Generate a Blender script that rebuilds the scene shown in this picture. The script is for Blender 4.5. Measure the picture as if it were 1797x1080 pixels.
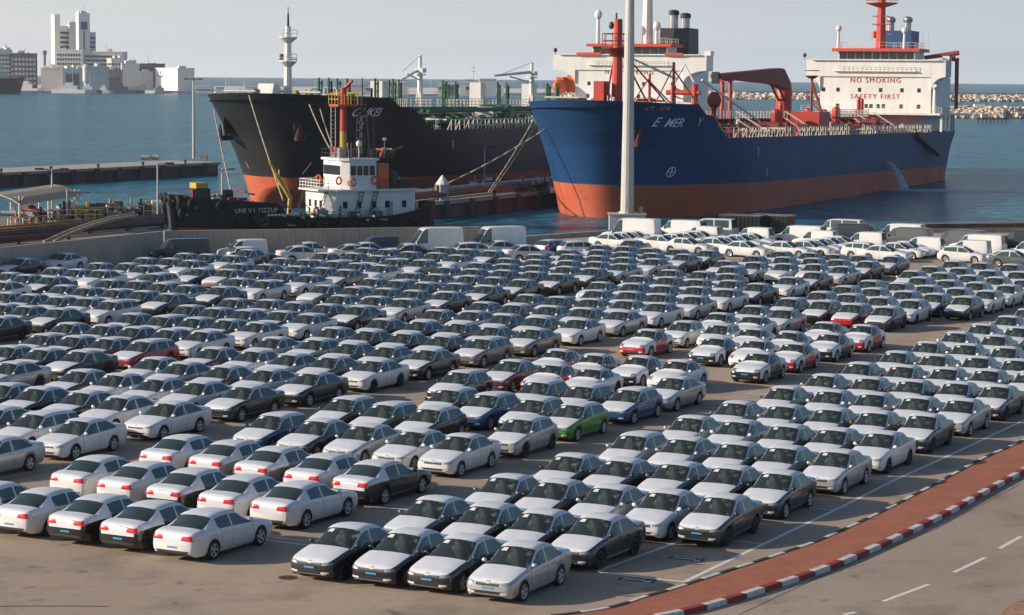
import bpy, bmesh, math, random
from math import sin, cos, pi, radians, sqrt, atan2
from mathutils import Vector, Matrix, Quaternion
from mathutils.bvhtree import BVHTree
rnd = random.Random(7)
scene = bpy.context.scene
for o in list(bpy.data.objects): bpy.data.objects.remove(o)
COL = scene.collection

# ------------------------------------------------------------------ camera, sky, sun, exposure
F_PX, W_PX, H_CAM = 4090.0, 1797.0, 15.3
PITCH = math.atan((540 - 131) / F_PX); ROLL = 0.0085
cam_d = bpy.data.cameras.new('camera'); cam = bpy.data.objects.new('camera', cam_d); COL.objects.link(cam)
cam_d.sensor_width = 36.0; cam_d.lens = 36.0 * F_PX / W_PX
cam_d.clip_start = 1.0; cam_d.clip_end = 30000
fwd = Vector((0, cos(PITCH), -sin(PITCH))); up0 = Vector((0, sin(PITCH), cos(PITCH))); rt0 = Vector((1, 0, 0))
rt = rt0 * cos(ROLL) + up0 * sin(ROLL); up = up0 * cos(ROLL) - rt0 * sin(ROLL)
m = Matrix.Identity(4)
for i, c in enumerate((rt, up, -fwd)):
    for j in range(3): m[j][i] = c[j]
m[0][3], m[1][3], m[2][3] = 0, 0, H_CAM
cam.matrix_world = m
scene.camera = cam

BAND_R, BAND_L = (.360,.412,.480), (.560,.562,.550)
SUN_ELEV, SUN_AZ = radians(19.0), radians(-97)       # azimuth from +Y, clockwise positive
world = bpy.data.worlds.new('World'); scene.world = world; world.use_nodes = True
nt = world.node_tree; nt.nodes.clear()
sky = nt.nodes.new('ShaderNodeTexSky'); sky.sky_type = 'NISHITA'; sky.sun_disc = False
sky.sun_elevation = SUN_ELEV; sky.sun_rotation = SUN_AZ % (2 * pi)
sky.altitude = 0; sky.air_density = 1.0; sky.dust_density = 1.6; sky.ozone_density = 3.0
bg = nt.nodes.new('ShaderNodeBackground'); bg.inputs['Strength'].default_value = 0.062
# hazy band along the horizon, the same all round, a little warmer towards the sun
tcw = nt.nodes.new('ShaderNodeTexCoord'); sx = nt.nodes.new('ShaderNodeSeparateXYZ'); nt.links.new(tcw.outputs['Generated'], sx.inputs[0])
mr = nt.nodes.new('ShaderNodeMapRange'); mr.inputs[1].default_value = 0.0; mr.inputs[2].default_value = 0.22; mr.inputs[3].default_value = 1.0; mr.inputs[4].default_value = 0.0
nt.links.new(sx.outputs[2], mr.inputs[0])
pw = nt.nodes.new('ShaderNodeMath'); pw.operation = 'POWER'; pw.inputs[1].default_value = 2.4; nt.links.new(mr.outputs[0], pw.inputs[0])
ma = nt.nodes.new('ShaderNodeMapRange'); ma.inputs[1].default_value = 0.4; ma.inputs[2].default_value = -0.4; nt.links.new(sx.outputs[0], ma.inputs[0])
hc = nt.nodes.new('ShaderNodeMixRGB'); hc.inputs[1].default_value = (*BAND_R, 1); hc.inputs[2].default_value = (*BAND_L, 1); nt.links.new(ma.outputs[0], hc.inputs[0])
bg2 = nt.nodes.new('ShaderNodeBackground'); bg2.inputs['Strength'].default_value = 1.0; nt.links.new(hc.outputs[0], bg2.inputs[0])
mxw = nt.nodes.new('ShaderNodeMixShader'); nt.links.new(pw.outputs[0], mxw.inputs[0]); nt.links.new(bg.outputs[0], mxw.inputs[1]); nt.links.new(bg2.outputs[0], mxw.inputs[2])
wo = nt.nodes.new('ShaderNodeOutputWorld')
nt.links.new(sky.outputs[0], bg.inputs[0]); nt.links.new(mxw.outputs[0], wo.inputs[0])
sd = Vector((sin(SUN_AZ) * cos(SUN_ELEV), cos(SUN_AZ) * cos(SUN_ELEV), sin(SUN_ELEV)))
sl = bpy.data.lights.new('sun', 'SUN'); sl.energy = 3.3; sl.angle = radians(0.5); sl.color = (1.0, 0.86, 0.70)
so = bpy.data.objects.new('sun', sl); COL.objects.link(so)
so.rotation_mode = 'QUATERNION'; so.rotation_quaternion = (-sd).to_track_quat('-Z', 'Y')
so.location = sd * 300
scene.view_settings.view_transform = 'Standard'; scene.view_settings.look = 'None'
scene.view_settings.exposure = 0.80; scene.view_settings.gamma = 1.0; scene.view_settings.use_curve_mapping = False
scene.cycles.use_denoising = True
scene.cycles.max_bounces = 6; scene.cycles.transparent_max_bounces = 16
scene.cycles.volume_bounces = 0; scene.cycles.caustics_reflective = False; scene.cycles.caustics_refractive = False

def at(px, py, z=0.0):
    """ground point seen at a pixel of the photograph, on the level z"""
    a, b = px - 898.5, py - 540
    u = a * cos(ROLL) + b * sin(ROLL); v = -a * sin(ROLL) + b * cos(ROLL)
    upv = -v / F_PX; dx = u / F_PX; dy = cos(PITCH) + upv * sin(PITCH); dz = -sin(PITCH) + upv * cos(PITCH)
    t = (z - H_CAM) / dz
    return dx * t, dy * t
def at_depth(px, py, Y):
    """point seen at a pixel, at a known distance Y"""
    a, b = px - 898.5, py - 540
    u = a * cos(ROLL) + b * sin(ROLL); v = -a * sin(ROLL) + b * cos(ROLL)
    upv = -v / F_PX; dx = u / F_PX; dy = cos(PITCH) + upv * sin(PITCH); dz = -sin(PITCH) + upv * cos(PITCH)
    t = Y / dy
    return Vector((dx * t, Y, H_CAM + dz * t))
TH = radians(27.8)
D = Vector((sin(TH), cos(TH), 0)); LT = Vector((cos(TH), -sin(TH), 0))
WATER = -2.8

# ------------------------------------------------------------------ helpers
class MB:
    def __init__(s): s.v = []; s.f = []
    def add(s, vs, fs):
        b = len(s.v); s.v += [tuple(p) for p in vs]; s.f += [tuple(i + b for i in f) for f in fs]; return s
    def box(s, x0, x1, y0, y1, z0, z1):
        return s.add([(x0,y0,z0),(x1,y0,z0),(x1,y1,z0),(x0,y1,z0),(x0,y0,z1),(x1,y0,z1),(x1,y1,z1),(x0,y1,z1)],
                     [(0,3,2,1),(4,5,6,7),(0,1,5,4),(1,2,6,5),(2,3,7,6),(3,0,4,7)])
    def cbox(s, c, sz, rz=0.0):
        hx, hy, hz = sz[0]/2, sz[1]/2, sz[2]/2; ca, sa = cos(rz), sin(rz); vs = []
        for z in (-hz, hz):
            for x, y in ((-hx,-hy),(hx,-hy),(hx,hy),(-hx,hy)):
                vs.append((c[0]+x*ca-y*sa, c[1]+x*sa+y*ca, c[2]+z))
        return s.add(vs, [(0,3,2,1),(4,5,6,7),(0,1,5,4),(1,2,6,5),(2,3,7,6),(3,0,4,7)])
    def cyl(s, p0, p1, r0, r1=None, n=8, cap=True):
        r1 = r0 if r1 is None else r1
        p0, p1 = Vector(p0), Vector(p1); ax = (p1 - p0)
        if ax.length < 1e-6: return s
        q = ax.normalized(); a = q.orthogonal().normalized(); b = q.cross(a); vs = []
        for p, r in ((p0, r0), (p1, r1)):
            for k in range(n):
                t = 2*pi*k/n; vs.append(p + a*(r*cos(t)) + b*(r*sin(t)))
        fs = [(k, (k+1) % n, n + (k+1) % n, n + k) for k in range(n)]
        if cap: fs += [tuple(range(n-1, -1, -1)), tuple(range(n, 2*n))]
        return s.add(vs, fs)
    def tube(s, pts, r, n=5):
        for a, b in zip(pts, pts[1:]): s.cyl(a, b, r, r, n)
        return s
    def ell(s, c, r, nu=10, nv=6):
        vs = []; fs = []
        for j in range(nv + 1):
            ph = -pi/2 + pi*j/nv
            for i in range(nu):
                t = 2*pi*i/nu; vs.append((c[0]+r[0]*cos(ph)*cos(t), c[1]+r[1]*cos(ph)*sin(t), c[2]+r[2]*sin(ph)))
        for j in range(nv):
            for i in range(nu):
                fs.append((j*nu+i, j*nu+(i+1)%nu, (j+1)*nu+(i+1)%nu, (j+1)*nu+i))
        return s.add(vs, fs)
    def prism(s, poly, z0, z1):
        n = len(poly)
        vs = [(p[0], p[1], z0) for p in poly] + [(p[0], p[1], z1) for p in poly]
        return s.add(vs, [tuple(range(n-1,-1,-1)), tuple(range(n,2*n))] + [(i,(i+1)%n,n+(i+1)%n,n+i) for i in range(n)])
    def yprism(s, poly, y0, y1):       # outline in x,z extruded along y
        n = len(poly)
        vs = [(p[0], y0, p[1]) for p in poly] + [(p[0], y1, p[1]) for p in poly]
        return s.add(vs, [tuple(range(n)), tuple(range(2*n-1,n-1,-1))] + [(i,n+i,n+(i+1)%n,(i+1)%n) for i in range(n)])
    def xprism(s, poly, x0, x1):       # outline in y,z extruded along x
        n = len(poly)
        vs = [(x0, p[0], p[1]) for p in poly] + [(x1, p[0], p[1]) for p in poly]
        return s.add(vs, [tuple(range(n-1,-1,-1)), tuple(range(n,2*n))] + [(i,(i+1)%n,n+(i+1)%n,n+i) for i in range(n)])
    def torus(s, c, axis, R, r, n=14, k=6):
        ax = Vector(axis).normalized(); a = ax.orthogonal().normalized(); b = ax.cross(a); c = Vector(c); vs = []; fs = []
        for i in range(n):
            t = 2*pi*i/n; e = a*cos(t)+b*sin(t)
            for j in range(k):
                u = 2*pi*j/k; vs.append(c + e*(R + r*cos(u)) + ax*(r*sin(u)))
        for i in range(n):
            for j in range(k):
                fs.append((i*k+j, ((i+1)%n)*k+j, ((i+1)%n)*k+(j+1)%k, i*k+(j+1)%k))
        return s.add(vs, fs)
    def quad(s, a, b, c, d): return s.add([a,b,c,d], [(0,1,2,3)])
    def mesh(s, name, mat, smooth=False):
        me = bpy.data.meshes.new(name); me.from_pydata([tuple(p) for p in s.v], [], s.f); me.update()
        for mt in (mat if isinstance(mat, (list, tuple)) else [mat]):
            if mt is not None: me.materials.append(mt)
        if smooth:
            me.polygons.foreach_set('use_smooth', [True]*len(me.polygons))
        return me
    def build(s, name, mat, parent=None, smooth=False):
        me = s.mesh(name, mat, smooth)
        if len(me.polygons) and len(me.polygons) < 20000:
            bm = bmesh.new(); bm.from_mesh(me); bmesh.ops.recalc_face_normals(bm, faces=bm.faces); bm.to_mesh(me); bm.free()
        return link(name, me, parent)
def link(name, me, parent=None):
    o = bpy.data.objects.new(name, me); COL.objects.link(o)
    if parent is not None: o.parent = parent
    return o
def thing(name, label, cat, loc=(0,0,0), rz=0.0, group=None):
    o = bpy.data.objects.new(name, None); COL.objects.link(o)
    o.empty_display_size = 0.3; o.location = loc; o.rotation_euler = (0,0,rz)
    o['label'] = label; o['category'] = cat
    if group: o['group'] = group
    return o
def tag(o, label, cat, group=None):
    o['label'] = label; o['category'] = cat
    if group: o['group'] = group
    return o
def struct(o): o['kind'] = 'structure'; return o
def stuff(o, label=None):
    o['kind'] = 'stuff'
    if label: o['label'] = label
    return o
def copy_tree(o, parent=None):
    c = o.copy(); COL.objects.link(c); c.parent = parent
    for ch in o.children: copy_tree(ch, c)
    return c

# ------------------------------------------------------------------ materials
def newmat(name):
    mt = bpy.data.materials.new(name); mt.use_nodes = True
    return mt, mt.node_tree, mt.node_tree.nodes['Principled BSDF']
def N(t, kind, **kw):
    n = t.nodes.new(kind)
    for k, v in kw.items():
        if k in n.inputs.keys(): n.inputs[k].default_value = v
        else: setattr(n, k, v)
    return n
def ramp(t, fac, stops):
    r = t.nodes.new('ShaderNodeValToRGB'); t.links.new(fac, r.inputs[0])
    e = r.color_ramp.elements
    while len(e) < len(stops): e.new(0.5)
    for el, (p, c) in zip(e, stops): el.position = p; el.color = (*c, 1) if len(c) == 3 else c
    return r
def pmat(name, col, rough=0.5, metal=0.0, var=0.12, scale=3.0, bump=0.0, coat=0.0, spec=0.5, streak=0.0):
    mt, t, b = newmat(name)
    b.inputs['Roughness'].default_value = rough; b.inputs['Metallic'].default_value = metal
    b.inputs['Specular IOR Level'].default_value = spec
    if coat: b.inputs['Coat Weight'].default_value = coat; b.inputs['Coat Roughness'].default_value = 0.04
    tc = N(t, 'ShaderNodeTexCoord'); nz = N(t, 'ShaderNodeTexNoise', Scale=scale, Detail=5.0, Roughness=0.6)
    if streak:
        mp = N(t, 'ShaderNodeMapping'); mp.inputs['Scale'].default_value = (1, 1, streak)
        t.links.new(tc.outputs['Object'], mp.inputs[0]); t.links.new(mp.outputs[0], nz.inputs['Vector'])
    else: t.links.new(tc.outputs['Object'], nz.inputs['Vector'])
    lo = tuple(c*(1-var) for c in col); hi = tuple(min(1, c*(1+var)) for c in col)
    r = ramp(t, nz.outputs['Fac'], [(0.3, lo), (0.7, hi)])
    t.links.new(r.outputs[0], b.inputs['Base Color'])
    if bump:
        bp = N(t, 'ShaderNodeBump', Strength=bump, Distance=0.02); t.links.new(nz.outputs['Fac'], bp.inputs['Height']); t.links.new(bp.outputs[0], b.inputs['Normal'])
    return mt
def glassmat(name, tint=(0.30,0.36,0.36), tr=0.75, refl=(1,1,1), ior=1.45, base=(.05,.075,.08)):
    mt = bpy.data.materials.new(name); mt.use_nodes = True; t = mt.node_tree; t.nodes.clear()
    out = N(t, 'ShaderNodeOutputMaterial'); mx = N(t, 'ShaderNodeMixShader'); fr = N(t, 'ShaderNodeFresnel', IOR=ior)
    tp = N(t, 'ShaderNodeBsdfTransparent'); tp.inputs[0].default_value = (*tint, 1)
    df = N(t, 'ShaderNodeBsdfDiffuse'); df.inputs[0].default_value = (*base,1)
    m2 = N(t, 'ShaderNodeMixShader'); m2.inputs[0].default_value = tr
    gl = N(t, 'ShaderNodeBsdfGlossy'); gl.inputs['Roughness'].default_value = 0.03; gl.inputs[0].default_value = (*refl, 1)
    t.links.new(df.outputs[0], m2.inputs[1]); t.links.new(tp.outputs[0], m2.inputs[2])
    t.links.new(fr.outputs[0], mx.inputs[0]); t.links.new(m2.outputs[0], mx.inputs[1]); t.links.new(gl.outputs[0], mx.inputs[2])
    t.links.new(mx.outputs[0], out.inputs[0]); return mt
M = {}
for nm, c, r in (('dark_grey',(0.030,0.033,0.037),.28),('black',(0.012,0.012,0.014),.25),('silver',(0.46,0.46,0.47),.3),('white',(0.74,0.74,0.73),.3),
                 ('beige',(0.22,0.19,0.17),.32),('brown',(0.09,0.06,0.055),.3),('maroon',(0.14,0.02,0.035),.28),('red',(0.46,0.012,0.02),.28),
                 ('blue',(0.012,0.07,0.22),.28),('green',(0.05,0.27,0.03),.28),('grey',(0.13,0.135,0.14),.3),('slate',(0.020,0.025,0.034),.32)):
    M['paint_'+nm] = pmat('paint_'+nm, c, r, 0.35 if nm in ('silver','beige','grey','dark_grey') else 0.0, .06, 2.0, coat=0.6)
M['film'] = pmat('protective_film', (0.71,0.735,0.775), .33, 0, .06, 2.5, bump=.08, coat=.25)
M['glass'] = glassmat('car_glass', (.62,.66,.63), .72, (1,1,1), 1.6, (.085,.105,.10)); M['side_glass'] = glassmat('side_glass', (.30,.42,.43), .5, (.95,1,1), 1.6, (.10,.17,.19))
M['rear_glass'] = glassmat('rear_glass', (.1,.1,.11), .3)
M['tyre'] = pmat('tyre_rubber', (0.018,0.018,0.019), .8, 0, .2, 8)
M['rim'] = pmat('alloy_rim', (0.66,0.66,0.68), .3, .5, .05)
M['plastic'] = pmat('black_plastic', (0.014,0.014,0.015), .5, 0, .2, 5)
M['lamp'] = pmat('headlamp_glass', (0.42,0.44,0.47), .15, .5, .2, 6, coat=.8)
M['foglamp'] = pmat('foglamp_chrome', (0.75,0.75,0.75), .18, .3, .1, 6)
M['tail'] = pmat('tail_lamp_red', (0.62,0.012,0.018), .18, 0, .1, 6, coat=.8)
M['plate'] = pmat('blue_plate', (0.05,0.30,0.55), .4, 0, .05)
M['paper'] = pmat('paper', (0.78,0.80,0.74), .6, 0, .03)
M['seat'] = pmat('wrapped_seat', (0.52,0.54,0.48), .2, 0, .85, 16, bump=.3, streak=.12)
M['cabin'] = pmat('cabin_trim', (0.02,0.02,0.021), .7, 0, .2)
# ------------------------------------------------------------------ cars: one lofted shell, cut into parts
def lerp(a, b, t): return a + (b - a) * t
def fn(keys):
    xs = [k[0] for k in keys]; ys = [k[1] for k in keys]; n = len(xs)
    dl = [(ys[i+1]-ys[i])/(xs[i+1]-xs[i]) for i in range(n-1)]
    ms = [dl[0]] + [0 if dl[i-1]*dl[i] <= 0 else 2*dl[i-1]*dl[i]/(dl[i-1]+dl[i]) for i in range(1, n-1)] + [dl[-1]]
    def f(x):
        if x <= xs[0]: return ys[0]
        if x >= xs[-1]: return ys[-1]
        for i in range(n-1):
            if x <= xs[i+1]:
                h = xs[i+1]-xs[i]; t = (x-xs[i])/h
                return (2*t**3-3*t*t+1)*ys[i]+(t**3-2*t*t+t)*h*ms[i]+(-2*t**3+3*t*t)*ys[i+1]+(t**3-t*t)*h*ms[i+1]
    return f
CARS = {
 'sedan': dict(L=4.48, W=.853, cowl=1.20, head=2.08, rr=3.22, rb=3.93, zc=.995, zh=1.415, zr=1.405, zrb=1.085,
    hood=[(0,.62),(.04,.70),(.14,.765),(.4,.84),(.8,.93),(1.20,.995)], roof=[(2.08,1.415),(2.35,1.462),(2.62,1.475),(2.95,1.455),(3.22,1.405)],
    tail=[(3.93,1.085),(4.15,1.055),(4.38,1.035),(4.45,.98),(4.48,.90)], belt=[(1.20,.905),(2.4,.935),(3.72,.99)], wr=.61, wh=(.86,3.46), R=.315,
    win=[(1.38,2.46),(2.53,3.66)], doors=[(1.33,),(2.495,),(3.05,)]),
 'saloon': dict(L=4.65, W=.885, cowl=1.26, head=2.14, rr=3.37, rb=4.07, zc=.995, zh=1.415, zr=1.41, zrb=1.10,
    hood=[(0,.62),(.04,.71),(.14,.78),(.4,.85),(.8,.935),(1.26,.995)], roof=[(2.14,1.415),(2.45,1.463),(2.72,1.472),(3.05,1.453),(3.37,1.41)],
    tail=[(4.07,1.10),(4.3,1.08),(4.55,1.06),(4.62,1.0),(4.65,.92)], belt=[(1.26,.905),(2.5,.935),(3.85,.99)], wr=.62, wh=(.90,3.55), R=.325,
    win=[(1.45,2.53),(2.61,3.78)], doors=[(1.41,),(2.57,),(3.15,)]),
 'liftback': dict(L=4.83, W=.91, cowl=1.26, head=2.14, rr=3.52, rb=4.20, zc=.99, zh=1.42, zr=1.405, zrb=1.11,
    hood=[(0,.62),(.04,.71),(.14,.78),(.4,.85),(.8,.93),(1.26,.99)], roof=[(2.14,1.42),(2.5,1.466),(2.8,1.475),(3.2,1.455),(3.52,1.405)],
    tail=[(4.20,1.11),(4.45,1.085),(4.68,1.06),(4.78,1.0),(4.83,.88)], belt=[(1.26,.915),(2.5,.96),(4.0,1.02)], wr=.63, wh=(.93,3.69), R=.33,
    win=[(1.46,2.56),(2.64,3.72)], doors=[(1.42,),(2.60,),(3.25,)], film_side=(3.45, 4.8), rear_k=.86),
 'hatchback': dict(L=4.25, W=.853, cowl=1.10, head=1.92, rr=3.55, rb=4.02, zc=.985, zh=1.42, zr=1.42, zrb=1.03,
    hood=[(0,.62),(.04,.70),(.14,.765),(.4,.84),(.8,.925),(1.10,.985)], roof=[(1.92,1.42),(2.3,1.472),(2.6,1.48),(3.1,1.46),(3.55,1.42)],
    tail=[(4.02,1.03),(4.14,.95),(4.2,.86),(4.25,.70)], belt=[(1.1,.915),(2.4,.96),(3.75,1.03)], wr=.62, wh=(.86,3.46), R=.315,
    win=[(1.28,2.38),(2.46,3.66)], doors=[(1.26,),(2.42,),(3.05,)]),
 'wagon': dict(L=4.55, W=.873, cowl=1.15, head=1.98, rr=4.0, rb=4.38, zc=.985, zh=1.42, zr=1.42, zrb=1.02,
    hood=[(0,.62),(.04,.70),(.14,.775),(.4,.85),(.8,.93),(1.15,.985)], roof=[(1.98,1.42),(2.4,1.475),(2.7,1.485),(3.4,1.47),(4.0,1.42)],
    tail=[(4.38,1.02),(4.46,.93),(4.5,.86),(4.55,.70)], belt=[(1.15,.915),(2.4,.96),(4.1,1.02)], wr=.63, wh=(.88,3.52), R=.32,
    win=[(1.33,2.43),(2.50,3.40),(3.47,4.12)], doors=[(1.30,),(2.46,),(3.1,)]),
 'beetle': dict(L=4.28, W=.905, cowl=1.32, head=1.98, rr=2.95, rb=3.72, zc=1.0, zh=1.42, zr=1.42, zrb=1.10,
    hood=[(0,.58),(.04,.67),(.14,.755),(.35,.84),(.7,.93),(1.32,1.0)], roof=[(1.98,1.42),(2.25,1.475),(2.5,1.486),(2.75,1.465),(2.95,1.42)],
    tail=[(3.72,1.10),(3.95,.99),(4.12,.87),(4.22,.76),(4.28,.62)], belt=[(1.32,.945),(2.4,.99),(3.5,1.03)], wr=.60, wh=(.86,3.40), R=.34,
    win=[(1.50,2.60),(2.66,3.45)], doors=[(1.46,),(2.63,)], film_side=(3.0, 4.1), film_front=(.16, 1.40)),
 'city_car': dict(L=3.60, W=.82, cowl=.86, head=1.62, rr=3.1, rb=3.46, zc=1.0, zh=1.43, zr=1.42, zrb=.98,
    hood=[(0,.62),(.04,.72),(.12,.80),(.35,.88),(.86,1.0)], roof=[(1.62,1.43),(1.95,1.475),(2.2,1.48),(2.7,1.46),(3.1,1.42)],
    tail=[(3.46,.98),(3.52,.9),(3.56,.82),(3.60,.66)], belt=[(.86,.93),(2.0,.97),(3.2,1.05)], wr=.62, wh=(.62,3.04), R=.30,
    win=[(1.08,2.05),(2.13,3.05)], doors=[(1.05,),(2.09,),(2.7,)]),
 'panel_van': dict(L=5.3, W=.95, cowl=.85, head=1.65, rr=5.12, rb=5.24, zc=1.16, zh=1.88, zr=1.96, zrb=1.15,
    hood=[(0,.70),(.05,.86),(.2,1.0),(.5,1.08),(.85,1.16)], roof=[(1.65,1.88),(2.0,1.96),(3,1.99),(4.5,1.99),(5.12,1.96)],
    tail=[(5.24,1.15),(5.26,1.0),(5.28,.85),(5.30,.70)], belt=[(.85,1.10),(1.8,1.15),(5.1,1.15)], wr=.80, wh=(.92,3.95), R=.345,
    win=[(1.12,1.95)], doors=[(1.08,),(2.02,),(3.2,)]),
 'high_van': dict(L=5.9, W=1.0, cowl=.95, head=1.90, rr=5.70, rb=5.83, zc=1.25, zh=2.35, zr=2.56, zrb=1.3,
    hood=[(0,.75),(.05,.95),(.2,1.08),(.5,1.17),(.95,1.25)], roof=[(1.90,2.35),(2.2,2.54),(3,2.6),(5.0,2.6),(5.70,2.56)],
    tail=[(5.83,1.3),(5.85,1.1),(5.87,.9),(5.90,.75)], belt=[(.95,1.12),(1.8,1.18),(5.6,1.25)], wr=.86, wh=(1.0,4.6), R=.36,
    win=[(1.22,2.40)], doors=[(1.18,),(2.46,),(3.6,)], blind=True),
 'minibus': dict(L=5.3, W=.95, cowl=.85, head=1.65, rr=5.12, rb=5.24, zc=1.16, zh=1.90, zr=2.0, zrb=1.15,
    hood=[(0,.70),(.05,.86),(.2,1.0),(.5,1.08),(.85,1.16)], roof=[(1.65,1.90),(2.0,2.0),(3,2.03),(4.5,2.03),(5.12,2.0)],
    tail=[(5.24,1.15),(5.26,1.0),(5.28,.85),(5.30,.70)], belt=[(.85,1.10),(1.8,1.15),(5.1,1.15)], wr=.80, wh=(.92,3.95), R=.345,
    win=[(1.12,1.95),(2.05,3.2),(3.3,4.9)], doors=[(1.08,),(2.02,),(3.2,)]),
 'small_van': dict(L=4.4, W=.895, cowl=.95, head=1.65, rr=4.22, rb=4.34, zc=1.06, zh=1.68, zr=1.78, zrb=1.05,
    hood=[(0,.64),(.05,.78),(.2,.90),(.5,.98),(.95,1.06)], roof=[(1.65,1.68),(2.0,1.78),(2.6,1.82),(3.8,1.81),(4.22,1.78)],
    tail=[(4.34,1.05),(4.36,.95),(4.38,.8),(4.40,.66)], belt=[(.95,1.0),(1.8,1.05),(4.2,1.05)], wr=.72, wh=(.88,3.56), R=.32,
    win=[(1.22,2.05)], doors=[(1.18,),(2.10,),(3.0,)]),
}
def shell(c):
    L, W = c['L'], c['W']; zhood, zroof, ztail, belt = fn(c['hood']), fn(c['roof']), fn(c['tail']), fn(c['belt'])
    wfn = fn([(0,.66*W),(.03,.79*W),(.10,.89*W),(.24,.955*W),(.5,.985*W),(1.2,W),(L-1.1,W),(L-.4,.97*W),(L-.14,.92*W),(L-.03,.86*W),(L,.80*W)])
    sill = fn([(0,.32),(.05,.24),(.2,.20),(.6,.19),(L-.6,.20),(L-.2,.24),(L,.36)])
    xs = {0,.03,.09,.16,.24,.36,c['cowl'],c['head'],c['rr'],c['rb'],L,L-.03,L-.09,L-.18,L-.32}
    for a in c['wh']:
        R = c['R'] + .05
        xs |= {a-R-.01, a-R, a-R*.93, a-R*.75, a-R*.45, a, a+R*.45, a+R*.75, a+R*.93, a+R, a+R+.01}
    for a, b in c['win']: xs |= {a, b}
    for (a,) in c['doors']: xs |= {a-.008, a+.008}
    for a, b in ((c['cowl'], c['head']), (c['head'], c['rr']), (c['rr'], c['rb'])):
        n = max(2, int((b-a)/.28))
        xs |= {a+(b-a)*k/n for k in range(1, n)}
    xs = sorted(x for x in xs if 0 <= x <= L)
    out = [xs[0]]
    keep = {c['cowl'], c['head'], c['rr'], c['rb']}
    for x in xs[1:]:
        if x - out[-1] < .006:
            if x in keep: out[-1] = x
            continue
        out.append(x)
    xs = out; wr = c['wr']; secs = []
    for x in xs:
        w = wfn(x); zs = sill(x); h = c['R'] + .05; az = 0
        for a in c['wh']:
            if abs(x-a) <= h + 1e-6: az = max(az, c['R'] + sqrt(max(0, h*h-(x-a)**2)))
        if x <= c['cowl']: zt = zhood(x); mode = 'h'
        elif x < c['head']: t = (x-c['cowl'])/(c['head']-c['cowl']); zt = lerp(c['zc'], c['zh'], t) + .03*sin(pi*t); mode = 'w'
        elif x <= c['rr']: zt = zroof(x); mode = 'r'; t = 1
        elif x < c['rb']: t = (c['rb']-x)/(c['rb']-c['rr']); zt = lerp(c['zrb'], c['zr'], t) + .025*sin(pi*t); mode = 'w'
        else: zt = ztail(x); mode = 't'
        if mode in 'ht':
            k = min(1, max(0.25, (zt-.55)/.3))
            zb = zt - .085*k - .02
            up = [(.945*w, zb), (.89*w, zt-.05*k), (.82*w, zt-.03*k), (.45*w, zt-.008), (0, zt)]
        else:
            zb = belt(x)
            zb = min(zb, zt-.04)
            rail = zt - (.085 if c['zr'] > 1.6 else .115)
            up = [(.945*w, zb), (lerp(.93*w, wr+.045, t), lerp(zb+.012, rail, t)), (lerp(.875*w*(c.get('rear_k',1) if x > c['rr'] else 1), wr, t), lerp(zb+.03, zt-(.03 if c['zr'] > 1.6 else .052), t)), (lerp(.5*w, .37, t), zt-(.006 if c['zr'] > 1.6 else .014)), (0, zt)]
        mid = min(.58, zs + (zb-zs)*.55)
        low = [(0, zs), (.88*w, zs), (.975*w, zs+.12), (w, mid), (.985*w, lerp(mid, zb, .72))]
        if x < .2 or x > L-.25:
            low[2] = (.97*w, zs + (mid-zs)*.45)
        if az:
            low = [(0, az-.02), (.80*w, az), (max(.975*w, .0), max(az, low[2][1])), (w, max(az+.012, mid)), (.985*w, max(az+.03, low[4][1]))]
            if az + .04 > up[0][1]: up[0] = (up[0][0], az+.05)
        secs.append((x, mode, bool(az), low + up))
    return xs, secs
def face_part(c, xm, j, arch):
    if j == 0 or (j == 1 and arch): return 'underbody'
    for (a,) in c['doors']:
        if 1 < j <= 4 and abs(xm-a) < .009: return 'underbody'
    fs = c.get('film_side'); ff = c.get('film_front')
    if fs and fs[0] < xm < fs[1] and j in (4, 5, 6): return 'trunk_film' if xm > c['rr'] else 'roof_film'
    if fs and 'film_front' in c and fs[0] < xm < fs[1] and j >= 2: return 'trunk_film'
    if ff and ff[0] < xm < ff[1] and j >= 2: return 'hood_film'
    if j == 5:
        for a, b in c['win']:
            if a < xm < b: return 'side_window'
        return 'roof_film' if c['cowl'] < xm < c['rb'] and xm > c['win'][0][0] and c['zr'] < 1.6 else 'body'
    if xm < .03 or xm > c['L'] - .03: return 'body'
    if j == 6:
        return 'hood_film' if xm < c['cowl'] else 'roof_film' if xm < c['rb'] else 'trunk_film'
    if j >= 7:
        return 'hood_film' if xm < c['cowl'] else 'windscreen' if xm < c['head'] else 'roof_film' if xm < c['rr'] else ('trunk_film' if c.get('blind') else 'rear_window') if xm < c['rb'] else 'trunk_film'
    return 'body'
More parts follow.
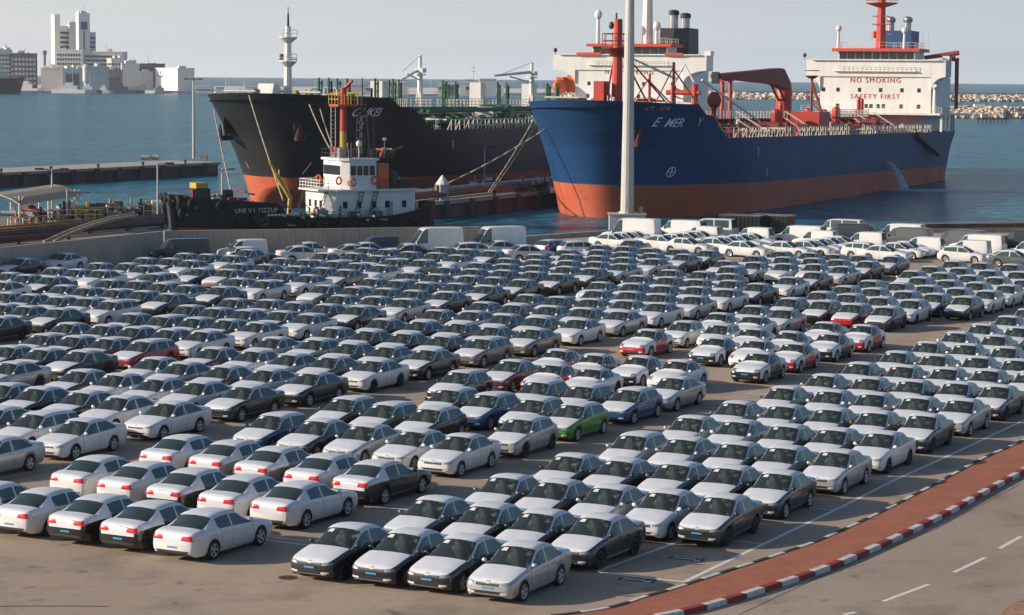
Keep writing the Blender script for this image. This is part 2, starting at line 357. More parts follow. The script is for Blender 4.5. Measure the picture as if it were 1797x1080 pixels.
def car_parts(kind):
    """dict part name -> list of (mesh builder, smooth); local x runs nose to tail, origin on the ground at the car's centre"""
    c = CARS[kind]; xs, secs = shell(c); x0 = c['L']/2; parts = {}; whole = MB()
    def put(nm, vs): parts.setdefault(nm, MB()).add(vs, [tuple(range(len(vs)))])
    for (xa, ma, aa, A), (xb, mb, ab, B) in zip(secs, secs[1:]):
        for j in range(9):
            for s in (1, -1):
                q = [(xa-x0, s*A[j][0], A[j][1]), (xb-x0, s*B[j][0], B[j][1]), (xb-x0, s*B[j+1][0], B[j+1][1]), (xa-x0, s*A[j+1][0], A[j+1][1])]
                if s > 0: q.reverse()
                nm = face_part(c, (xa+xb)/2, j, aa and ab)
                if nm == 'side_window': nm = 'side_window_%d_%d' % (s, [k for k,(a,b) in enumerate(c['win']) if a < (xa+xb)/2 < b][0])
                put(nm, q); whole.add(q, [(0,1,2,3)])
    for k, (x, md, a, S) in ((0, secs[0]), (1, secs[-1])):
        ring = [(x-x0, p[0], p[1]) for p in S] + [(x-x0, -p[0], p[1]) for p in reversed(S[1:-1])]
        put('body', ring if k else ring[::-1]); whole.add(ring, [tuple(range(len(ring)))])
    bvh = BVHTree.FromPolygons(whole.v, whole.f)
    def patch(nm, corners, org, dr, off=.006, nu=6, nv=2):
        """corners: four (a,b) in the plane of the cast; org(a,b)->ray start"""
        dr = Vector(dr).normalized(); mb = MB(); ok = True; pts = []
        for v in range(nv+1):
            for u in range(nu+1):
                tu, tv = u/nu, v/nv
                a = lerp(lerp(corners[0][0], corners[1][0], tu), lerp(corners[3][0], corners[2][0], tu), tv)
                b = lerp(lerp(corners[0][1], corners[1][1], tu), lerp(corners[3][1], corners[2][1], tu), tv)
                h = bvh.ray_cast(Vector(org(a, b)), dr)
                if h[0] is None: ok = False; break
                pts.append(h[0] - dr*off)
            if not ok: break
        if not ok: return
        mb.add(pts, [(v*(nu+1)+u, v*(nu+1)+u+1, (v+1)*(nu+1)+u+1, (v+1)*(nu+1)+u) for v in range(nv) for u in range(nu)])
        parts.setdefault(nm, MB()).add(mb.v, mb.f)
    van = c['zr'] > 1.6; W = c['W']; k = 1.25 if van else 1.0
    front = lambda a, b: (-5, a, b); rear = lambda a, b: (5, a, b)
    zf = secs[1][3][9][1]
    for s in (1, -1):
        g = '%d' % s
        if kind == 'beetle':
            patch('headlight_'+g, [(s*.52,.64),(s*.78,.64),(s*.78,.80),(s*.52,.80)], front, (1,0,0), .012, 6, 4)
            patch('fog_lamp_'+g, [(s*.50,.36),(s*.72,.36),(s*.72,.44),(s*.50,.44)], front, (1,0,0))
        else:
            patch('headlight_'+g, [(s*.46*W/.853,.60*k),(s*.80*W/.853,.62*k),(s*.81*W/.853,.745*k),(s*.46*W/.853,.68*k)], front, (1,0,0), .008, 8, 3)
            patch('fog_lamp_'+g, [(s*.44,.32*k),(s*.70,.335*k),(s*.70,.40*k),(s*.44,.385*k)], front, (1,0,0), .012)
        if van: patch('taillight_'+g, [(s*(W-.16),.95),(s*(W-.03),.95),(s*(W-.03),1.3),(s*(W-.16),1.3)], rear, (-1,0,0), .008)
        elif kind in ('hatchback','wagon','city_car'): patch('taillight_'+g, [(s*.56,.72),(s*.76,.74),(s*.76,1.0),(s*.60,.98)], rear, (-1,0,0), .008, 5, 4)
        elif kind == 'beetle': patch('taillight_'+g, [(s*.50,.66),(s*.76,.66),(s*.76,.84),(s*.50,.84)], rear, (-1,0,0), .01, 5, 4)
        elif kind == 'liftback': patch('taillight_'+g, [(s*.36,.79),(s*.86,.77),(s*.87,.955),(s*.40,.93)], rear, (-1,0,0), .01, 9, 4)
        else: patch('taillight_'+g, [(s*.42,.80),(s*.80,.78),(s*.815,.93),(s*.44,.915)], rear, (-1,0,0), .008, 7, 3)
        # mirrors and door handles
        mx = c['win'][0][0] + .10 - x0; mz = (1.20 if van else 1.02)
        m = parts.setdefault('mirror_'+g, MB()); m.ell((mx, s*(W+.02), mz), (.065,.10,.075 if not van else .15), 8, 5); m.box(mx-.02, mx+.03, *(sorted((s*(W-.08), s*(W)))), mz-.06, mz-.03)
        for (dx,) in c['doors'][1:]:
            x = dx - .20 - x0 if not van else dx - .12 - x0
            h = bvh.ray_cast(Vector((x, s*3, .84 if not van else 1.0)), Vector((0, -s, 0)))
            if h[0] is not None: parts.setdefault('door_handle_'+g, MB()).cbox((x, h[0].y+s*.012, h[0].z), (.17,.03,.03))
        # lower side trim
        if not van: patch('side_trim', [(c['wh'][0]+.45-x0,.30),(c['wh'][1]-.45-x0,.30),(c['wh'][1]-.45-x0,.325),(c['wh'][0]+.45-x0,.325)], lambda a, b, s=s: (a, s*3, b), (0,-s,0), .006, 8, 1)
    g2 = .40*W/.853
    if kind != 'beetle': patch('grille', [(-g2,.575*k),(g2,.575*k),(g2*1.02,.665*k),(-g2*1.02,.665*k)], front, (1,0,0), .007, 8, 2)
    patch('lower_grille', [(-.62*W/.853,.30*k),(.62*W/.853,.30*k),(.56*W/.853,.415*k),(-.56*W/.853,.415*k)], front, (1,0,0), .005, 8, 2)
    if not van and kind != 'beetle': patch('lower_trim', [(-.60*W/.853,.292),(.60*W/.853,.292),(.60*W/.853,.308),(-.60*W/.853,.308)], front, (1,0,0), .009, 8, 1)
    patch('number_plate', [(-.19,.485*k),(.19,.485*k),(.19,.545*k),(-.19,.545*k)], front, (1,0,0), .02, 2, 1)
    patch('rear_plate', [(-.19,.52),(.19,.52),(.19,.58),(-.19,.58)] if not van else [(-.24,.8),(.24,.8),(.24,.9),(-.24,.9)], rear, (-1,0,0), .015, 2, 1)
    patch('rear_trim', [(-.66,.36),(.66,.36),(.66,.44),(-.66,.44)], rear, (-1,0,0), .006, 8, 1)
    if kind == 'liftback': patch('tailgate_film', [(-.80,.66),(.80,.66),(.84,.985),(-.84,.985)], rear, (-1,0,0), .005, 12, 5)
    if kind != 'beetle' and not van: patch('grille_trim', [(-g2*1.03,.662),(g2*1.03,.662),(g2*1.04,.690),(-g2*1.04,.690)], front, (1,0,0), .012, 8, 1)
    # badge on the grille bar
    if kind in ('sedan','hatchback','liftback','wagon','saloon'): patch('badge', [(-.06,.645),(.06,.645),(.06,.735),(-.06,.735)], front, (1,0,0), .012, 2, 2)
    # paper in the windscreen
    t0, t1 = .68, .88; y0, y1 = .26, .42
    def ws(t, y): return (lerp(c['cowl'], c['head'], t)-.012-x0, y, lerp(c['zc'], c['zh'], t)+.03*sin(pi*t)+.006)
    parts['paper_sheet'] = MB().quad(ws(t0,y0), ws(t0,y1+.03), ws(t1,y1), ws(t1,y0))
    # cabin, dashboard and wrapped seats
    cb = parts['cabin'] = MB(); xf, xr = c['cowl']+.04-x0, c['rb']-.12-x0; zb = c['belt'][0][1]-.09; wi = .86*W
    cb.add([(xf,-wi,.40),(xr,-wi,.40),(xr,wi,.40),(xf,wi,.40),(xf,-wi,zb),(xr,-wi,zb),(xr,wi,zb),(xf,wi,zb)], [(0,1,2,3),(0,4,5,1),(2,6,7,3),(1,5,6,2),(3,7,4,0)])
    cb.box(xf, xf+.45, -wi+.01, wi-.01, zb-.22, zb+.005)
    st = parts['seat'] = MB(); xsn = c['head'] + .30 - x0; sh = .12 if van else 0
    for y in (-.36, .36):
        sq = [(xsn,.20,.48),(xsn+.02,.24,.60),(xsn+.09,.245,.85),(xsn+.15,.20,1.05),(xsn+.17,.12,1.08),(xsn+.185,.12,1.22)]
        for (a0,b0,c0),(a1,b1,c1) in zip(sq, sq[1:]): st.add([(a0,y-b0,c0+sh),(a0,y+b0,c0+sh),(a1,y+b1,c1+sh),(a1,y-b1,c1+sh),(a0+.12,y-b0,c0+sh),(a0+.12,y+b0,c0+sh),(a1+.12,y+b1,c1+sh),(a1+.12,y-b1,c1+sh)], [(0,1,2,3),(5,4,7,6),(1,5,6,2),(4,0,3,7),(3,2,6,7)])
    if not van or kind == 'minibus':
        st.ell((xsn+1.0, 0, .80+sh), (.10,.60,.22), 10, 6)
        for y in (-.38, .38): st.ell((xsn+1.10, y, 1.06+sh), (.045,.12,.08), 8, 5)
    return c, parts
def wheel_meshes(R):
    t = MB(); prof = [(.0,-.10),(R*.62,-.10),(R*.93,-.10),(R,-.07),(R,.07),(R*.94,.10),(R*.72,.105),(R*.69,.09)]; n = 20; vs = []; fs = []
    for k in range(n):
        a = 2*pi*k/n
        for r, y in prof: vs.append((r*cos(a), y, r*sin(a)))
    m = len(prof)
    for k in range(n):
        for j in range(m-1): fs.append((k*m+j, k*m+j+1, ((k+1)%n)*m+j+1, ((k+1)%n)*m+j))
    t.add(vs, fs)
    r = MB(); r.cyl((0,.02,0), (0,.03,0), R*.68, R*.68, 18)
    d = MB(); d.torus((0,.085,0), (0,1,0), R*.66, R*.05, 18, 5); d.cyl((0,.03,0),(0,.10,0),R*.16,R*.12,8)
    for k in range(5):
        a = 2*pi*k/5+.3; e = Vector((cos(a),0,sin(a))); f = Vector((-sin(a),0,cos(a)))
        p = [e*R*.10+f*R*.09, e*R*.66+f*R*.13, e*R*.66-f*R*.13, e*R*.10-f*R*.09]
        y0, y1 = Vector((0,.045,0)), Vector((0,.095,0))
        d.add([q+y1 for q in p]+[q+y0 for q in p], [(0,1,2,3),(0,4,5,1),(1,5,6,2),(2,6,7,3),(3,7,4,0)])
    return t, r, d
PART_MAT = {'hood_film':'film','roof_film':'film','trunk_film':'film','tailgate_film':'film','windscreen':'glass','rear_window':'rear_glass','side_window':'side_glass','headlight':'lamp','fog_lamp':'foglamp',
            'taillight':'tail','mirror':None,'door_handle':None,'side_trim':'rim','grille':'plastic','lower_grille':'plastic','number_plate':'plate','rear_plate':'plate','rear_trim':'plastic','badge':'rim','grille_trim':'rim','lower_trim':'rim',
            'paper_sheet':'paper','cabin':'cabin','seat':'seat','body':None,'underbody':'plastic'}
FAR_DROP = {'fog_lamp','door_handle','side_trim','badge','paper_sheet','rear_plate','rear_trim','lower_grille','grille','grille_trim','lower_trim','number_plate'}
_parts_cache = {}; _wheel_cache = {}; _mesh_cache = {}; _proto = {}
def car_meshes(kind, colour):
    key = (kind, colour)
    if key in _mesh_cache: return _mesh_cache[key]
    if kind not in _parts_cache: _parts_cache[kind] = car_parts(kind)
    c, parts = _parts_cache[kind]; res = []; paint = M['paint_'+colour]
    for nm, mb in parts.items():
        base = nm
        for q in ('headlight','fog_lamp','taillight','mirror','door_handle','side_window'):
            if nm.startswith(q+'_'): base = q
        mat = PART_MAT[base]
        if mat is None and base != 'body': mat = M['plastic'] if base == 'mirror' and colour in ('red','green','blue','maroon') else paint
        elif base == 'body': mat = paint
        else: mat = M[mat]
        if CARS[kind]['zr'] > 1.6 and base in ('hood_film','roof_film','trunk_film'): mat = M['film'] if (base != 'roof_film' and colour != 'white') and kind == 'x' else paint
        ck = (kind, nm, mat.name)
        if ck not in _mesh_cache:
            me = mb.mesh(base, mat, base not in ('paper_sheet','cabin','number_plate','rear_plate'))
            bm = bmesh.new(); bm.from_mesh(me); bmesh.ops.remove_doubles(bm, verts=bm.verts, dist=.0004)
            bmesh.ops.dissolve_degenerate(bm, dist=.0004, edges=bm.edges); bm.to_mesh(me); bm.free()
            _mesh_cache[ck] = me
        res.append((base, _mesh_cache[ck]))
    _mesh_cache[key] = (c, res); return _mesh_cache[key]
VAN_NAMES = {'hood_film':'hood','roof_film':'roof','trunk_film':'rear_door'}
def proto_car(kind, colour, far, rims, plate):
    key = (kind, colour, far, rims, plate)
    if key in _proto: return None
    c, res = car_meshes(kind, colour); van = c['zr'] > 1.6
    root = thing({'beetle':'beetle_coupe','sedan':'sedan','saloon':'sedan'}.get(kind, kind), '', '')
    made = {}
    for base, me in res:
        if far and base in FAR_DROP: continue
        if not plate and base in ('number_plate','rear_plate'): continue
        nm = VAN_NAMES.get(base, base) if van else base
        o = link(nm, me, root); made.setdefault(nm, []).append(o)
    if van: made['roof'][0]
    if c['R'] not in _wheel_cache:
        t, r, d = wheel_meshes(c['R']); _wheel_cache[c['R']] = [t.mesh('tyre', M['tyre'], True), r.mesh('hub', M['plastic']), d.mesh('rim', M['rim']), d.mesh('rim', M['plastic'])]
    tm, hm, dm, dmb = _wheel_cache[c['R']]
    for x in c['wh']:
        for s in (1, -1):
            w = link('wheel', hm, root); w.location = (x-c['L']/2, s*(c['W']-.115), c['R']); w.rotation_euler = (0, rnd.uniform(0,1.2), 0 if s > 0 else pi)
            link('tyre', tm, w); link('rim', dmb if rims == 'black' else dm, w)
    _proto[key] = (root, [(ch, list(ch.children) if ch.name.startswith('wheel') else []) for ch in root.children])
    return root
PLACED = []
def place_car(kind, colour, x, y, rz, label, cat, group, far=False, rims='alloy', plate=False):
    r = proto_car(kind, colour, far, rims, plate)
    if r is None:
        src, kids = _proto[(kind, colour, far, rims, plate)]; r = src.copy(); COL.objects.link(r)
        for ch, gs in kids:
            c = ch.copy(); COL.objects.link(c); c.parent = r
            for g in gs: e = g.copy(); COL.objects.link(e); e.parent = c
    r.location = (x, y, 0); r.rotation_euler = (0, 0, rz); r.scale = (.95,.95,.95) if CARS[kind]['zr'] < 1.6 else (.93,.93,.93); tag(r, label, cat, group)
    PLACED.append((r, CARS[kind]['L']/2*r.scale[0]+.06, CARS[kind]['W']*r.scale[0]+.05)); return r
# ------------------------------------------------------------------ ground, road, water
def watermat():
    mt, t, b = newmat('sea_water')
    b.inputs['Base Color'].default_value = (0.020, 0.078, 0.100, 1); b.inputs['Roughness'].default_value = 0.22
    b.inputs['IOR'].default_value = 1.33; b.inputs['Specular IOR Level'].default_value = 0.09
    tc = N(t, 'ShaderNodeTexCoord')
    mp = N(t, 'ShaderNodeMapping'); mp.inputs['Scale'].default_value = (0.35, 1.0, 1.0); mp.inputs['Rotation'].default_value = (0,0,radians(12))
    t.links.new(tc.outputs['Object'], mp.inputs[0])
    n1 = N(t, 'ShaderNodeTexNoise', Scale=0.35, Detail=4.0, Roughness=0.65); n2 = N(t, 'ShaderNodeTexNoise', Scale=1.6, Detail=3.0)
    n3 = N(t, 'ShaderNodeTexNoise', Scale=0.012, Detail=3.0)
    t.links.new(mp.outputs[0], n1.inputs['Vector']); t.links.new(mp.outputs[0], n2.inputs['Vector']); t.links.new(mp.outputs[0], n3.inputs['Vector'])
    ad = N(t, 'ShaderNodeMath', operation='MULTIPLY_ADD'); ad.inputs[1].default_value = .35
    t.links.new(n2.outputs['Fac'], ad.inputs[0]); t.links.new(n1.outputs['Fac'], ad.inputs[2])
    bp = N(t, 'ShaderNodeBump', Strength=0.9, Distance=1.1); t.links.new(ad.outputs[0], bp.inputs['Height']); t.links.new(bp.outputs[0], b.inputs['Normal'])
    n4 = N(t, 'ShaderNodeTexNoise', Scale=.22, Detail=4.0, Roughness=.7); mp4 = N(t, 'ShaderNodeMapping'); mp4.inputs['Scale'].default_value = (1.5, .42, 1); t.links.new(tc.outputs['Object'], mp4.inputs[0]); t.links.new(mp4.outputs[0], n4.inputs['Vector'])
    r4 = ramp(t, n4.outputs['Fac'], [(.38, (.50,.56,.62)), (.62, (1.32,1.26,1.20))]); mx4 = N(t, 'ShaderNodeMixRGB', blend_type='MULTIPLY'); mx4.inputs[0].default_value = 1  # light and dark of the ripple facets, painted into the water colour
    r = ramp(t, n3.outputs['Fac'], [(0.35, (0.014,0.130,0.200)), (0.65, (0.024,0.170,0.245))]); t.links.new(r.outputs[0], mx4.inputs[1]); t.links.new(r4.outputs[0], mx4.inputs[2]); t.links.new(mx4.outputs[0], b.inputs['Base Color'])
    return mt
def asphalt(name, base, dark, big=.05):
    mt, t, b = newmat(name); b.inputs['Roughness'].default_value = .88; b.inputs['Specular IOR Level'].default_value = .25
    tc = N(t, 'ShaderNodeTexCoord')
    n1 = N(t, 'ShaderNodeTexNoise', Scale=big, Detail=6.0, Roughness=.7); n2 = N(t, 'ShaderNodeTexNoise', Scale=6.0, Detail=4.0, Roughness=.8); n3 = N(t, 'ShaderNodeTexNoise', Scale=.3, Detail=8.0, Roughness=.68, Distortion=.25)
    for n in (n1, n2, n3): t.links.new(tc.outputs['Object'], n.inputs['Vector'])
    r1 = ramp(t, n1.outputs['Fac'], [(.32, dark), (.62, base)])
    r3 = ramp(t, n3.outputs['Fac'], [(.34, (.70,.69,.68)), (.50, (1,1,1)), (.72, (1.0,.97,.94))])
    r2 = ramp(t, n2.outputs['Fac'], [(.25, (.80,.80,.80)), (.75, (1.0,1.0,1.0))])
    m1 = N(t, 'ShaderNodeMixRGB', blend_type='MULTIPLY'); m1.inputs[0].default_value = 1
    m2 = N(t, 'ShaderNodeMixRGB', blend_type='MULTIPLY'); m2.inputs[0].default_value = 1
    t.links.new(r1.outputs[0], m1.inputs[1]); t.links.new(r3.outputs[0], m1.inputs[2]); t.links.new(m1.outputs[0], m2.inputs[1]); t.links.new(r2.outputs[0], m2.inputs[2])
    t.links.new(m2.outputs[0], b.inputs['Base Color'])
    bp = N(t, 'ShaderNodeBump', Strength=.35, Distance=.02); t.links.new(n2.outputs['Fac'], bp.inputs['Height']); t.links.new(bp.outputs[0], b.inputs['Normal'])
    return mt
def pavermat():
    mt, t, b = newmat('red_pavers'); b.inputs['Roughness'].default_value = .85
    tc = N(t, 'ShaderNodeTexCoord'); mp = N(t, 'ShaderNodeMapping'); mp.inputs['Rotation'].default_value = (0,0,radians(40)); t.links.new(tc.outputs['Object'], mp.inputs[0])
    br = N(t, 'ShaderNodeTexBrick', Scale=1.0); br.inputs['Brick Width'].default_value = .2; br.inputs['Row Height'].default_value = .1; br.inputs['Mortar Size'].default_value = .006
    br.inputs['Color1'].default_value = (.50,.165,.085,1); br.inputs['Color2'].default_value = (.42,.135,.072,1); br.inputs['Mortar'].default_value = (.20,.10,.07,1)
    t.links.new(mp.outputs[0], br.inputs['Vector'])
    nz = N(t, 'ShaderNodeTexNoise', Scale=.8, Detail=6.0, Roughness=.7); t.links.new(tc.outputs['Object'], nz.inputs['Vector'])
    r = ramp(t, nz.outputs['Fac'], [(.3, (.72,.72,.72)), (.7, (1,1,1))])
    mx = N(t, 'ShaderNodeMixRGB', blend_type='MULTIPLY'); mx.inputs[0].default_value = 1
    t.links.new(br.outputs[0], mx.inputs[1]); t.links.new(r.outputs[0], mx.inputs[2]); t.links.new(mx.outputs[0], b.inputs['Base Color'])
    return mt
def paintmat(name, col, wear=.45):
    mt, t, b = newmat(name); b.inputs['Roughness'].default_value = .7
    tc = N(t, 'ShaderNodeTexCoord'); nz = N(t, 'ShaderNodeTexNoise', Scale=4.0, Detail=7.0, Roughness=.75); t.links.new(tc.outputs['Object'], nz.inputs['Vector'])
    r = ramp(t, nz.outputs['Fac'], [(wear-.12, tuple(c*.45+.05 for c in col)), (wear+.06, col)]); t.links.new(r.outputs[0], b.inputs['Base Color'])
    return mt
M['asphalt'] = asphalt('yard_asphalt', (.50,.39,.295), (.39,.31,.24))
M['road'] = asphalt('road_asphalt', (.44,.355,.28), (.36,.29,.23), .09)
M['apron'] = asphalt('apron_concrete', (.30,.265,.23), (.18,.16,.145), .12)
M['line'] = paintmat('white_road_paint', (.78,.74,.68), .40)
M['kerb_white'] = paintmat('kerb_white', (.62,.60,.57), .43); M['kerb_red'] = paintmat('kerb_red', (.27,.03,.028), .43); M['kerb_dark'] = paintmat('kerb_dark', (.045,.042,.04), .3)
M['concrete'] = pmat('concrete', (.40,.355,.305), .9, 0, .22, 1.2, bump=.3, streak=.35)
M['concrete_dark'] = pmat('concrete_dark', (.10,.095,.09), .9, 0, .4, .7, bump=.3, streak=.3)
M['soil'] = pmat('bare_soil', (.36,.20,.13), .95, 0, .4, 5, bump=.6)

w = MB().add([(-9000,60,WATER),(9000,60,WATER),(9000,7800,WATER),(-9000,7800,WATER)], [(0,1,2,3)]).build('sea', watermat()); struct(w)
back = [(-70,128),(-48,160),(-39.6,172),(-29.6,193.5),(-28.6,195),(-20,198),(0.0,205),(0.8,216),(9,225),(30,230),(62,236),(110,245)]
g = MB().prism([(-70,20),(110,20)] + [(110,245)] + back[:-1][::-1], -5, 0).build('ground', M['asphalt']); struct(g)

def spline(pts, step=.5):
    """arc-length resampled Catmull-Rom"""
    P = [Vector((p[0], p[1], 0)) for p in pts]; P = [P[0]*2-P[1]] + P + [P[-1]*2-P[-2]]; out = []
    for i in range(1, len(P)-2):
        for k in range(24):
            t = k/24; a, b, c, d = P[i-1:i+3]
            out.append(.5*((2*b)+(c-a)*t+(2*a-5*b+4*c-d)*t*t+(3*b-a-3*c+d)*t**3))
    out.append(P[-2]); res = [out[0]]; acc = 0
    for a, b in zip(out, out[1:]):
        L = (b-a).length
        while acc + L >= step:
            k = (step-acc)/L; a = a + (b-a)*k; res.append(a.copy()); L = (b-a).length; acc = 0
        acc += L
    return res
KO = [(-6,58.2),(-.6,61.4),(4.2,64.8),(6.4,67.1),(7.9,69.0),(9.4,71.0),(10.9,73.3),(12.5,76.0),(14.2,79.0),(15.7,81.8),(17.8,85.9),(20.1,90.3),(24.5,99),(30,111),(44,141)]
KI = [(-9,60.3),(-3,62.6),(2.2,65.0),(4.0,67.0),(5.2,68.5),(6.4,70.2),(7.8,72.1),(9.0,73.8),(10.1,75.4),(11.2,77.3),(13.0,80.6),(14.9,84.3),(16.8,88.1),(19.1,92.7),(21.7,97.4),(27.5,109),(42,142)]
ko, ki = spline(KO), spline(KI)
# road: everything on the viewer's side of the kerb
rd = MB(); n = len(ko)
rv = [(p.x, p.y, .004) for p in ko]; ext = [(p.x+60*.86, p.y-60*.5, .004) for p in ko]
rd.add(rv + ext, [(i, n+i, n+i+1, i+1) for i in range(n-1)]); struct(rd.build('road', M['road']))
# pavement slab between the two kerbs
k2 = min(len(ki), len(ko)); pv = MB(); a = [ki[int(i*(len(ki)-1)/(k2-1))] for i in range(k2)]; b = [ko[int(i*(len(ko)-1)/(k2-1))] for i in range(k2)]
pv.add([(p.x,p.y,.125) for p in a] + [(p.x,p.y,.125) for p in b] + [(p.x,p.y,-.02) for p in a] + [(p.x,p.y,-.02) for p in b],
       [(i,k2+i,k2+i+1,i+1) for i in range(k2-1)] + [(i,i+1,2*k2+i+1,2*k2+i) for i in range(k2-1)] + [(k2+i,3*k2+i,3*k2+i+1,k2+i+1) for i in range(k2-1)])
pave = struct(pv.build('pavement', pavermat()))
def kerb(name, line, mats, width, top, side, n_per):
    root = bpy.data.objects.new(name, None); COL.objects.link(root); struct(root)
    i = 0; kk = 0
    while i + n_per < len(line):
        seg = line[i:i+n_per+1]; mb = MB(); vs = []
        for q, p in enumerate(seg):
            t = (seg[min(q+1,n_per)]-seg[max(q-1,0)]).normalized(); nn = Vector((t.y,-t.x,0))*side
            e = 0.008*(1 if q == 0 else -1 if q == n_per else 0); p = p + t*e
            z = top + rnd.uniform(-.004,.004) if q == 0 else z
            for off, zz in ((-.02,-.03),(-.02,z),(width-.03,z),(width,z-.03),(width+.012,-.03)):
                c = p + nn*off; vs.append((c.x,c.y,zz))
        m_ = n_per+1
        fs = [(q*5+j, q*5+j+1, (q+1)*5+j+1, (q+1)*5+j) for q in range(n_per) for j in range(4)] + [(0,1,2,3,4), tuple(n_per*5+j for j in (4,3,2,1,0))]
        mb.add(vs, fs); mb.build('kerb_stone', mats[kk % len(mats)], root); i += n_per; kk += 1
    return root
kerb('road_kerb', [p for p in ko], [M['kerb_white'], M['kerb_red']], .22, .155, 1, 2)
kerb('yard_kerb', [p for p in ki], [M['kerb_white'], M['kerb_dark']], .16, .15, -1, 2)
def strip(mb, pts, wd, z=.005):
    for p, q in zip(pts, pts[1:]):
        p, q = Vector((p[0],p[1],z)), Vector((q[0],q[1],z)); t = (q-p).normalized(); nn = Vector((-t.y,t.x,0))*wd/2
        mb.quad(p-nn, q-nn, q+nn, p+nn)
ln = MB(); strip(ln, [at(1202,1021), at(1355,948), at(1481,888), at(1572,842), at(1652,806), at(1797,738), at(1900,692)], .16)
strip(ln, [at(1044,1005), at(1197,949)], .15, .009); strip(ln, [at(1041,1004), at(1202,1022)], .15, .009)
for k in range(1, 12):
    p = Vector((*at(1202,1021), 0)) ; q = p + D*(6.55 + (k-1)*6.9) + LT*0.0
    strip(ln, [q - LT*2.6, q - LT*.1], .14, .009)
    if k > 1: strip(ln, [q - LT*2.6 + D*.55, q - LT*.1 + D*.55], .10, .009)
# aisle between the two near blocks: stall ends
for k in range(14):
    q = LT*(-42.3) + D*(63 + k*6.9)
    strip(ln, [q, q + LT*2.9], .13, .009); strip(ln, [q + D*.5, q + D*.5 + LT*2.9], .10, .009)
struct(ln.build('yard_markings', M['line']))
rl = MB()
for a_, b_ in (((1481,1079),(1502,1075)),((1550,1056),(1630,1026)),((1674,1005),(1729,979)),((1754,963),(1792,942)),((1815,930),(1848,911))): strip(rl, [at(*a_), at(*b_)], .15, .008)
struct(rl.build('road_markings', M['line']))
# stall numbers sprayed near the line
def text_mesh(s, size, mat, name, ext=0.0, spacing=1.0, shear=0.0, align='CENTER', bold=0.0):
    cu = bpy.data.curves.new('txt', 'FONT'); cu.body = s; cu.size = size; cu.align_x = align; cu.align_y = 'CENTER'; cu.extrude = ext; cu.space_character = spacing; cu.shear = shear; cu.resolution_u = 3; cu.offset = bold
    o = bpy.data.objects.new('txt', cu); COL.objects.link(o); dg = bpy.context.evaluated_depsgraph_get(); dg.update()
    me = bpy.data.meshes.new_from_object(o.evaluated_get(dg)); bpy.data.objects.remove(o); bpy.data.curves.remove(cu)
    me.name = name; me.materials.clear(); me.materials.append(mat); return me
for px, py in ((1204,981), (1116,1018)):
    mb = MB(); mb.quad((-.55,-.2,0),(.6,-.2,0),(.6,.2,0),(-.55,.2,0)); o = mb.build('stall_mark', M['kerb_dark']); o.location = (*at(px,py), .0055); o.rotation_euler = (0,0,radians(-20)); struct(o)
    mb = MB(); mb.quad((-.6,-.06,0),(.45,-.06,0),(.45,.06,0),(-.6,.06,0)); mb.add([(-.62,.0,0),(-.3,-.2,0),(-.3,.2,0)], [(0,1,2)]); mb.quad((.3,-.2,0),(.5,-.2,0),(.5,.05,0),(.3,.05,0)); o = mb.build('stall_mark', M['line']); o.location = (*at(px,py), .0085); o.rotation_euler = (0,0,radians(-20)); struct(o)
# drain channel along the aisle: two dark seams
dr = MB()
for off in (-39.0, -38.35): strip(dr, [LT*off + D*64, LT*off + D*190], .11, .006)
for off in (-57.0,): strip(dr, [LT*off + D*66, LT*off + D*72], .05, .006)
struct(dr.build('drain_channel', M['kerb_dark']))
ts = MB(); strip(ts, [at(-120,1066), at(60,1064), at(190,1064.5)], .07, .006); strip(ts, [at(1297,1079), at(1500,985), at(1640,930), at(1790,850)], .03, .0075)
struct(ts.build('tar_seam', M['kerb_dark']))
def spotmat():
    mt, t, b = newmat('oil_stain'); b.inputs['Base Color'].default_value = (.05,.043,.038,1); b.inputs['Roughness'].default_value = .6
    tc = N(t,'ShaderNodeTexCoord'); ln_ = N(t,'ShaderNodeVectorMath', operation='LENGTH'); mp_ = N(t,'ShaderNodeMapping'); mp_.inputs['Location'].default_value = (-1,-1,0); mp_.inputs['Scale'].default_value = (2,2,0)
    t.links.new(tc.outputs['Generated'], mp_.inputs[0]); t.links.new(mp_.outputs[0], ln_.inputs[0])
    nz = N(t,'ShaderNodeTexNoise', Scale=2.2, Detail=5.0); t.links.new(tc.outputs['Object'], nz.inputs['Vector'])
    ad = N(t,'ShaderNodeMath', operation='ADD'); t.links.new(ln_.outputs['Value'], ad.inputs[0]); t.links.new(nz.outputs['Fac'], ad.inputs[1])
    r = ramp(t, ad.outputs[0], [(.65,(.20,.20,.20)),(1.35,(0,0,0))]); t.links.new(r.outputs[0], b.inputs['Alpha']); return mt
M['oil'] = spotmat(); r4_ = random.Random(11)
for k in range(44):
    if k < 22: px_, py_ = r4_.uniform(0,700), r4_.uniform(955,1078)
    elif k < 32: px_, py_ = r4_.uniform(1330,1790), r4_.uniform(960,1075)
    else: px_, py_ = r4_.uniform(620,1250), r4_.uniform(620,760)
    x, y = at(px_, py_); s_ = r4_.uniform(.15,.75); mb = MB(); mb.quad((-s_,-s_*.7,0),(s_,-s_*.7,0),(s_,s_*.7,0),(-s_,s_*.7,0)); o = mb.build('oil_stain', M['oil']); o.location = (x,y,.0095+.0001*k); o.rotation_euler = (0,0,r4_.uniform(0,3)); struct(o)
for k in range(7):      # worn tyre tracks sweeping round the open corner
    tm_ = MB(); x0, y0 = at(r4_.uniform(-100,300), r4_.uniform(985,1075)); a_ = r4_.uniform(-.25,.35); pts = [(x0+q*.6*cos(a_+q*.012), y0+q*.6*sin(a_+q*.012)) for q in range(28)]; strip(tm_, pts, .16, .0065+.0002*k); o = tm_.build('tyre_track', M['oil']); struct(o)
